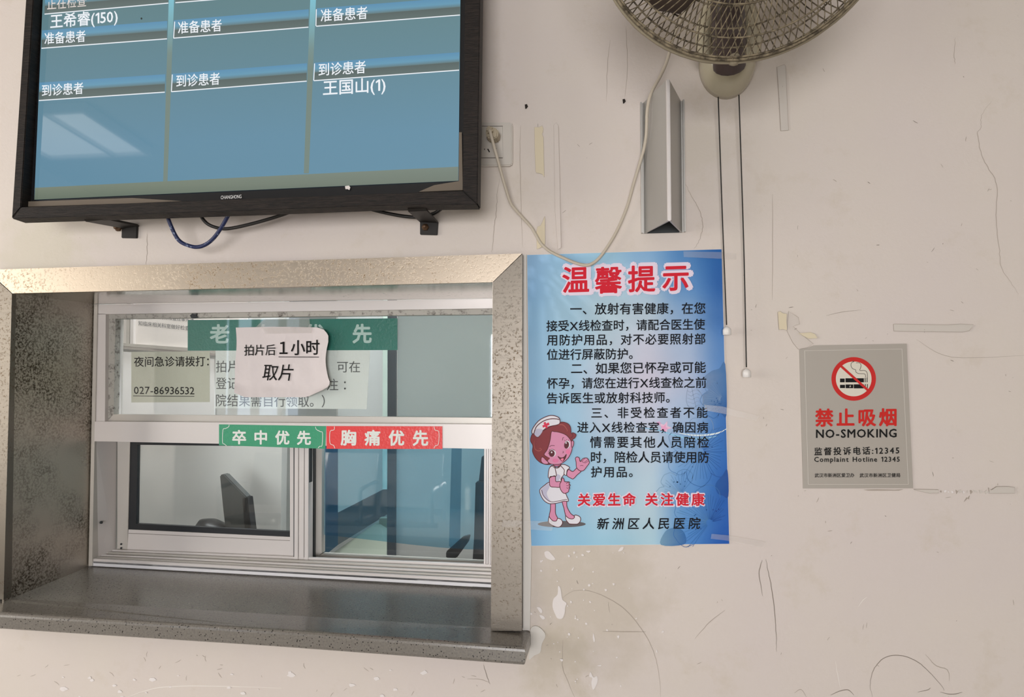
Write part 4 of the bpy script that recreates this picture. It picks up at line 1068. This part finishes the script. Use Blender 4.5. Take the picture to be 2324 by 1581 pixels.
# ================================================================== OFFICE THINGS
# partition with blue panel (left), counter glass edge, right partition, monitor, chair backs
pn = empty('office_partition', P(760, 1100, 1.0), 'grey and blue office partition running back on the left of the right sash', 'partition')
def quad4(name, pts, m, par, th=Vector((-.01, .01, 0))):
    f = [P(*p) for p in pts]; return hexa(name, f, [v+th for v in f], m, par)
quad4('blue_upright', [(700, 1000, .9), (767, 1000, .95), (767, 1236, .95), (700, 1290, .9)], M['office_blue'], pn)
quad4('panel', [(767, 600, .96), (880, 600, 2.4), (880, 1105, 2.4), (767, 1163, .96)], M['office_wall'], pn)
quad4('skirting', [(767, 1163, .955), (880, 1105, 2.39), (880, 1166, 2.39), (767, 1236, .955)], M['office_dark'], pn)
dk = empty('office_desk', P(850, 1240, 1.2), 'pale green desk top seen low behind the right sash', 'desk')
dg_ = mat('desk_green', alb((150, 158, 142)), .4)
hexa('desk_top', [P(724, 1276, .86), P(878, 1284, .86), P(884, 1172, 2.3), P(862, 1180, 1.9)], [v-Vector((0, 0, .02)) for v in (P(724, 1276, .86), P(878, 1284, .86), P(884, 1172, 2.3), P(862, 1180, 1.9))], dg_, dk)
for a_, b_ in ((760, .95), (872, .95), (872, 1.8)):
    q_ = P(a_, 1290, b_); box('desk_leg', (q_.x-.02, b_-.02, 0), (q_.x+.02, b_+.02, P(878, 1284, .86).z-.03), dg_, dk)
ct = tag(box('office_counter', (-1.2, .335, .90), (1.2, .56, .93), M['board'], None, .002), 'pale counter top inside the office just below the window track', 'counter')
gp = empty('glass_screen', P(880, 1000, .7), 'upright glass screen with pale green edge and grey post behind the window', 'screen')
slab('glass_edge', [(869, 600), (879, 600), (878, 1110), (868, 1110)], .70, .01, M['edge_glass'], gp)
slab('post', [(879.5, 600), (898, 600), (896, 1290), (878, 1290)], .705, .02, M['office_dark'], gp)
rp = st(box('wall_office_side', (P(897, 1000, .72).x, .72, 0), (1.6, .76, 2.8), M['office_wall']), 'pale partition wall close behind the right part of the window')
mo = empty('computer_monitor', P(1090, 1150, .42), 'black computer monitor seen edge-on at the right of the right sash', 'monitor')
slab('back_cover', [(1093, 1035), (1130, 1035), (1130, 1276), (1072, 1276), (1078, 1180), (1086, 1095)], .46, .04, M['monitor'], mo, .002)
slab('housing', [(1079, 1094), (1130, 1094), (1130, 1276), (1074, 1276)], .43, .03, M['monitor'], mo, .002)
q_ = P(1100, 1276, .445); box('stand', (q_.x-.03, .43, .93), (q_.x+.05, .47, q_.z+.01), M['monitor'], mo, .002)
slab('arm', [(1012, 1252), (1050, 1218), (1066, 1215), (1062, 1230), (1036, 1266), (1012, 1266)], .43, .02, M['monitor'], mo, .002)
slab('brand_plate', [(1083, 1123), (1130, 1123), (1130, 1170), (1083, 1170)], .429, .001, mat('plate_dark', alb((44, 46, 50)), .4), mo)
a = Art(YP(.4285), .00016)
# vertical lettering: rotate by building with vertical base line
def vtext(art, body, x, y0, y1, h, col):
    em = h/.735; Wt_ = (y0-y1)/em; pen = 0; items = []
    for ch in body:
        vs_, fs_ = glyph(ch, 0.0); xs = [q[0] for q in vs_]; items.append((ch, pen-min(xs))); pen += max(xs)-min(xs)+.09
    k = Wt_/pen
    for ch, q in items:
        vs_, fs_ = glyph(ch, 0.0); art.add([(x-b*em, y0-(a_+q)*k*em) for a_, b in vs_], fs_, col, 1)
vtext(a, 'Lenovo', 1093, 1167, 1126, 8, alb((90, 92, 96))); a.build('brand_lettering', M['print'], mo)
ch = empty('office_chair', P(530, 1150, .6), 'dark grey angular chair back seen through the left sash', 'chair')
slab('backrest', [(498, 1078), (508, 1075), (560, 1128), (573, 1240), (515, 1240), (505, 1150)], .60, .03, mat('chair_grey', alb((62, 66, 66)), .6), ch, .003)
slab('side_rail', [(549, 1131), (561, 1128), (574, 1240), (558, 1240)], .597, .036, M['monitor'], ch, .002)
for px_, py_, rr_ in ((327, 1206, .030), (478, 1212, .055)):
    vs, fs = lathe_geo([(.2*rr_, -.5*rr_), (.8*rr_, -.4*rr_), (rr_, 0), (.8*rr_, .6*rr_), (.3*rr_, .8*rr_)], 20, Vector((.3, 0, 1)), P(px_, py_, .6)); mesh('armrest', vs, fs, M['monitor'], ch, smooth=True)
sx = P(420, 1200, .62).x; zs = .52
box('seat', (sx-.26, .56, zs), (sx+.26, .78, zs+.07), M['monitor'], ch, .01)
for px_ in (327, 478):
    q_ = P(px_, 1212, .6); tube('armrest_post', [q_, Vector((q_.x, .62, zs+.05))], .015, M['monitor'], ch, 8)
q_ = P(545, 1240, .615); tube('back_post', [q_, Vector((q_.x-.05, .62, zs+.03))], .02, M['monitor'], ch, 8)
tube('column', [Vector((sx, .64, .08)), Vector((sx, .64, zs))], .03, M['monitor'], ch, 10)
for k in range(5):
    a_ = k*2*PI/5; tube('foot', [Vector((sx, .64, .08)), Vector((sx+.2*math.cos(a_), .64+.12*math.sin(a_), .02))], .018, M['monitor'], ch, 8)
st(box('wall_office_near', (-1.9, .80, 0), (P(640, 1000, .8).x, .84, 2.8), M['office_wall']), 'plain pale partition close behind the left sash')

# ================================================================== WALL WEAR
def wp(name, pts, m, y=-.0009, th=.0006, par=wall, smooth=0):
    if smooth: pts = [(p.x, p.y) for p in catmull([(a, b, 0) for a, b in pts], smooth, True)]
    y -= random.random()*.0004
    ar_ = YP(y); f = [ar_.at(x, y_) for x, y_ in pts]
    tri = geometry.tessellate_polygon([[Vector((x, -y_, 0)) for x, y_ in pts]])
    n = len(f); b = [v+Vector((0, th, 0)) for v in f]
    return mesh(name, f+b, list(tri)+[(i, n+i, n+(i+1) % n, (i+1) % n) for i in range(n)], m, par)
def crack(pts, w, m, jit=1.2, name='crack', seed=0):
    rnd = random.Random(seed+int(pts[0][0])); out_ = []
    L = [(p.x, p.y) for p in catmull([(a, b, 0) for a, b in pts], 6)]
    L = [(x+rnd.uniform(-jit, jit), y+rnd.uniform(-jit*.3, jit*.3)) for x, y in L]
    ar_ = Art(YP(-.0003), .00005); ar_.stroke(L, w, (0, 0, 0), 0, taper=True)
    o = ar_.build(name, m, wall); return o
CR, PE, SCR = M['crack'], M['pencil'], M['scratch']
crack([(1133, 405), (1128, 450), (1124, 500), (1119, 540), (1116, 574)], 1.3, CR)
crack([(333, 530), (334, 560), (332, 600)], 1.2, CR)
crack([(1551, 405), (1562, 430), (1578, 460), (1592, 490), (1594, 520), (1585, 550), (1574, 565)], 1.3, CR)
crack([(2168, 85), (2166, 130), (2168, 145)], 1, CR)
crack([(2250, 230), (2228, 262), (2226, 290), (2219, 303), (2227, 350), (2245, 385), (2262, 420), (2261, 500), (2268, 560), (2272, 605), (2294, 640), (2312, 668)], 1.2, CR)
crack([(1182, 285), (1180, 330), (1181, 400), (1183, 480), (1186, 560)], 1.2, CR, .4)
crack([(1277, 1356), (1300, 1341), (1335, 1340), (1378, 1356), (1420, 1384), (1455, 1426), (1480, 1470), (1495, 1525), (1499, 1581)], 1.4, CR, .5)
crack([(1368, 1432), (1420, 1433), (1466, 1433)], 1.8, CR, .6)
crack([(1278, 1452), (1276, 1500), (1280, 1525), (1304, 1581)], 1.4, CR, .6)
crack([(1730, 1270), (1723, 1300), (1731, 1352)], 1.6, PE, .6)
crack([(1738, 1268), (1744, 1300), (1754, 1350), (1761, 1430), (1762, 1478)], 1.6, PE, .7)
crack([(1645, 1384), (1610, 1412), (1577, 1449)], 1.2, CR, .8)
crack([(1980, 1581), (1975, 1550), (1985, 1515), (2010, 1491), (2045, 1487), (2080, 1500), (2110, 1525), (2140, 1560), (2142, 1566)], 1.5, PE, .6)
crack([(1885, 1577), (1905, 1568), (1925, 1565), (1938, 1577)], 1.6, PE, .4)
crack([(1803, 1572), (1818, 1564), (1830, 1581)], 1.3, CR, .4)
crack([(2134, 1570), (2160, 1575), (2185, 1570)], 1.6, PE, .8)
crack([(2082, 1570), (2105, 1565), (2112, 1560)], 1.3, PE, .8)
crack([(1875, 716), (1910, 708), (1955, 703)], 1.4, CR, .5)
crack([(1097, 1508), (1104, 1530), (1112, 1552)], 1.3, PE, .6)
crack([(1110, 1548), (1090, 1541), (1060, 1540)], 1.1, CR, .6)
crack([(1896, 1500), (1901, 1530), (1907, 1561)], 1.4, SCR, .3)
crack([(1948, 1376), (1958, 1362), (1968, 1354)], 1.5, SCR, .3)
crack([(1385, 90), (1378, 160), (1376, 230)], 1.0, CR, .8)
crack([(1420, 60), (1424, 150), (1418, 222)], 1.0, CR, .8)
crack([(1753, 440), (1754, 500), (1753, 620), (1752, 680)], 1.1, CR, .7)
crack([(1380, 1365), (1384, 1390), (1478, 1405)][:2], 1, CR)
crack([(2080, 770), (2160, 810), (2324, 806)], 1.0, CR, .8)
crack([(2100, 1484), (2125, 1510), (2150, 1520), (2155, 1545)], 1.6, CR, .8)
crack([(290, 1581), (360, 1560), (470, 1556), (640, 1561)], 2, SCR, 1.6)
rnd = random.Random(5)
for i in range(110):
    x, y = rnd.uniform(1210, 2300), rnd.uniform(150, 1570)
    if 1180 < x < 1665 and 560 < y < 1245 or 1805 < x < 2080 and 775 < y < 1112 or 1390 < x < 1720 and y < 560: continue
    L_ = rnd.uniform(2, 13); a_ = rnd.uniform(0, PI)
    crack([(x, y), (x+L_*.5*math.cos(a_)+rnd.uniform(-1, 1), y+L_*.5*math.sin(a_)), (x+L_*math.cos(a_), y+L_*math.sin(a_))], rnd.uniform(.8, 1.5), rnd.choice([CR, CR, PE]), .3, 'scuff', i)
for i in range(30):
    x, y = rnd.uniform(10, 1150), rnd.uniform(1470, 1575); y = max(y, 1440+x*.075+12)
    L_ = rnd.uniform(3, 16); a_ = rnd.uniform(0, PI)
    crack([(x, y), (x+L_*.5*math.cos(a_)+rnd.uniform(-2, 2), y+L_*.5*math.sin(a_)), (x+L_*math.cos(a_), y+L_*math.sin(a_))], rnd.uniform(.8, 1.4), CR, .4, 'scuff', i)
# paint chips below the poster
def Z3(x, y): return (1180+x/3.748, 1220+y/3.748)
PL = M['plaster']
for L in ([(325, 410), (345, 430), (355, 500), (365, 530), (395, 555), (385, 590), (380, 640), (360, 685), (320, 685), (300, 650), (278, 590), (285, 520), (320, 480)],
          [(210, 120), (240, 112), (270, 140), (300, 180), (270, 190), (230, 175), (212, 150)],
          [(145, 590), (170, 592), (190, 620), (180, 642), (160, 620)], [(165, 655), (200, 665), (212, 685), (190, 692)], [(80, 635), (105, 640), (100, 655), (85, 650)],
          [(600, 1140), (625, 1185), (655, 1175), (660, 1220), (640, 1270), (620, 1290), (608, 1230), (615, 1190), (590, 1180)],
          [(835, 115), (860, 80), (882, 78), (870, 105)], [(562, 112), (600, 108), (585, 126)], [(625, 810), (638, 870), (628, 885), (620, 850)], [(825, 835), (845, 830), (838, 856)], [(720, 435), (742, 440), (728, 455)], [(786, 388), (806, 388), (798, 406)],
          [(655, 1085), (690, 1080), (685, 1092)], [(340, 1030), (368, 1035), (355, 1052)], [(1158, 945), (1170, 970), (1160, 975)], [(440, 270), (460, 248), (448, 278)]):
    wp('paint_chip', [Z3(*p) for p in L], PL, smooth=3)
rnd = random.Random(9)
for i in range(46):
    x, y = rnd.gauss(1330, 70), rnd.uniform(1250, 1560)
    if x < 1212: continue
    r_ = rnd.uniform(1.0, 3.2)
    wp('paint_chip', [(x+r_*math.cos(q)*rnd.uniform(.6, 1.2), y+r_*math.sin(q)*rnd.uniform(.6, 1.3)) for q in (0, 1, 2, 3, 4, 5)], PL)
for i in range(26):
    x = rnd.uniform(100, 1000); y = rnd.uniform(1520, 1581)
    r_ = rnd.uniform(1.5, 6)
    wp('paint_chip', [(x+r_*1.6*math.cos(q)*rnd.uniform(.5, 1.3), y+r_*math.sin(q)*rnd.uniform(.5, 1.2)) for q in (0, 1, 2, 3, 4, 5)], PL)
wp('filler_patch', [(1204, 1428), (1216, 1420), (1230, 1428), (1238, 1442), (1230, 1460), (1226, 1480), (1212, 1487), (1200, 1496), (1203, 1465)], M['caulk'], -.003, .0025, smooth=3)
for x, y in ((1194, 241), (1416, 229)):
    wp('wall_plug', [(x-3, y-4), (x+2, y-5), (x+4, y), (x+1, y+4), (x-2, y+5)], M['hole'], -.003, .0026)
# adhesive tape pieces
def tape(name, px, m, label, y=-.0026, th=.0006):
    o = wp(name, px, m, y, th, None); tag(o, label, 'tape', 'old tape pieces stuck on the wall')
    if m is not M['clear_tape'] or y == -.0026:
        a_ = Art(YP(y-.0002), .00004); a_.stroke(px, .8, (.2, .2, .2), 0, True); e_ = a_.build('dark_edge', M['crack'], o)  # thin darker outline drawn round the tape
    return o
def Z2(x, y): return (1060+x/3.594, 200+y/3.594)
tape('masking_tape', [Z2(*p) for p in ((550, 318), (590, 318), (612, 306), (622, 330), (618, 360), (610, 372), (622, 400), (626, 600), (630, 725), (612, 700), (590, 692), (568, 690), (560, 680), (553, 500))], M['masking'], 'torn beige masking tape strip beside the socket, upper piece', -.0016)
tape('masking_tape', [Z2(*p) for p in ((634, 1045), (636, 1270), (600, 1300), (570, 1312), (566, 1170), (575, 1130), (600, 1120), (615, 1090))], M['masking'], 'torn beige masking tape strip just above the blue poster', -.0016)
tape('clear_tape', [(1257, 284), (1262, 278), (1267, 285), (1270, 400), (1273, 562), (1266, 566), (1260, 480)], M['wall'], 'long faint clear tape mark running down to the poster top')
tape('clear_tape', [(1763.5, 152), (1772, 149), (1780, 146), (1783, 150), (1786, 220), (1789.5, 295), (1772, 296.5), (1768, 220)], M['old_tape'], 'upright pale tape strip on the wall right of the fan base')
tape('clear_tape', [(2028, 735), (2150, 737), (2180, 735), (2210, 737), (2200, 750), (2185, 753), (2029, 751)], M['old_tape'], 'horizontal speckled tape strip above the no-smoking sign')
tape('masking_tape', [(1765, 708), (1771, 706), (1776, 710), (1786, 712), (1785, 728), (1787, 749), (1776, 747), (1768, 748)], M['masking'], 'small curled beige tape scrap left of the horizontal strip')
tape('masking_tape', [(1811, 756), (1840, 754), (1850, 758), (1855, 767), (1835, 768)], M['masking'], 'small slanted beige tape scrap above the sign corner')
tape('clear_tape', [(1790, 706), (1812, 720), (1815, 735), (1800, 740), (1812, 752), (1846, 780), (1832, 789), (1812, 792), (1800, 778), (1786, 750)], M['clear_tape'], 'crumpled clear tape running to the torn corner of the sign')
tape('clear_tape', [(1551, 570), (1640, 572), (1671, 575), (1671, 588), (1640, 587), (1552, 583)], M['clear_tape'], 'clear tape over the upper right corner of the blue poster', -.0062, .0004)
tape('clear_tape', [(1598, 918), (1640, 922), (1723, 944), (1716, 955), (1640, 938), (1600, 931)], M['clear_tape'], 'clear tape on the right edge of the blue poster, middle', -.0062, .0004)
tape('clear_tape', [(1615, 1211), (1650, 1214), (1738, 1229), (1734, 1243), (1650, 1226), (1613, 1222)], M['clear_tape'], 'clear tape on the lower right corner of the blue poster', -.0062, .0004)
tape('clear_tape', [(1188, 1181), (1255, 1183), (1254, 1202), (1250, 1204), (1189, 1200)], M['clear_tape'], 'clear tape over the lower left corner of the blue poster', -.0072, .0004)
tape('clear_tape', [(1141, 1180), (1184, 1181), (1184, 1195), (1138, 1195)], M['clear_tape'], 'clear tape end stuck on the right steel casing', -.0235, .0004)
tape('clear_tape', [(2244, 1106), (2250, 1112), (2262, 1104), (2272, 1104), (2290, 1104), (2303, 1106), (2303, 1119), (2246, 1119)], M['old_tape'], 'torn grey tape scrap far right below the no-smoking sign')
tape('clear_tape', [(2074, 1110), (2130, 1111), (2131, 1118), (2110, 1119), (2082, 1113)], M['old_tape'], 'torn tape residue touching the lower right corner of the sign')
rr2 = random.Random(21); x = 2134
while x < 2244:
    w_ = rr2.uniform(2, 12); wp('tape_residue', [(x, 1113+rr2.uniform(-3, 3)), (x+w_*.6, 1112+rr2.uniform(-2, 2)), (x+w_, 1116+rr2.uniform(-2, 3)), (x+w_*.3, 1118+rr2.uniform(-2, 3))], rr2.choice([M['old_tape'], M['crack'], M['plaster']])); x += w_+rr2.uniform(0, 5)
for q in ([(2196, 1130), (2201, 1124), (2199, 1133)], [(2188, 1138), (2194, 1128), (2196, 1131)], [(1960, 1111), (1990, 1110), (2030, 1111), (2050, 1110), (2040, 1113), (1970, 1113)]): wp('tape_residue', q, M['crack'])
# ================================================================== HALL LAMP (mirrored in the screen)
ln = empty('ceiling_light', (-2.69, -1.9, Z1-.03), 'square grid ceiling light mirrored in the television screen', 'ceiling light')
for nm, lo, hi, mm in (('frame_bar', (-2.98, -2.15, Z1-.05), (-2.38, -2.13, Z1-.001), A), ('frame_bar', (-2.98, -1.67, Z1-.05), (-2.38, -1.65, Z1-.001), A), ('frame_bar', (-2.40, -2.13, Z1-.05), (-2.38, -1.67, Z1-.001), A), ('frame_bar', (-2.98, -2.13, Z1-.05), (-2.96, -1.67, Z1-.001), A), ('frame_bar', (-2.60, -2.13, Z1-.05), (-2.585, -1.67, Z1-.001), A), ('diffuser', (-2.96, -2.13, Z1-.03), (-2.60, -1.67, Z1-.02), M['lamp']), ('diffuser', (-2.585, -2.13, Z1-.03), (-2.40, -1.67, Z1-.02), M['lamp'])):
    box(nm, lo, hi, mm, ln)

# ================================================================== WAITING BENCH (mirrored in the left sash)
M['bench'] = mat('bench_steel', alb((170, 170, 168)), .4, .6)
bn = empty('waiting_bench', (-2.1, -3.2, 0), 'row of perforated steel waiting seats in the hall facing the window', 'bench')
for k in range(3):
    x0 = -2.95+k*.56; y0 = -3.15
    hexa('seat', [Vector(q) for q in ((x0, y0, .43), (x0+.5, y0, .43), (x0+.5, y0-.42, .40), (x0, y0-.42, .40))], [Vector(q) for q in ((x0, y0, .41), (x0+.5, y0, .41), (x0+.5, y0-.42, .38), (x0, y0-.42, .38))], M['bench'], bn, .004)
    hexa('backrest', [Vector(q) for q in ((x0, y0-.43, .46), (x0+.5, y0-.43, .46), (x0+.5, y0-.53, .88), (x0, y0-.53, .88))], [Vector(q) for q in ((x0, y0-.45, .46), (x0+.5, y0-.45, .46), (x0+.5, y0-.55, .88), (x0, y0-.55, .88))], M['bench'], bn, .004)
for k in range(4):
    x0 = -2.98+k*.56
    tube('armrest', catmull([Vector((x0, -3.2, .40)), Vector((x0, -3.17, .62)), Vector((x0, -3.22, .66)), Vector((x0, -3.55, .66)), Vector((x0, -3.62, .60)), Vector((x0, -3.6, .36))], 5), .016, M['bench'], bn, 8)
box('beam', (-2.98, -3.42, .34), (-1.3, -3.36, .38), M['bench'], bn)
for x0 in (-2.6, -1.6):
    box('leg', (x0-.02, -3.42, .03), (x0+.02, -3.36, .345), M['bench'], bn); box('foot', (x0-.03, -3.65, 0), (x0+.03, -3.13, .035), M['bench'], bn, .003)
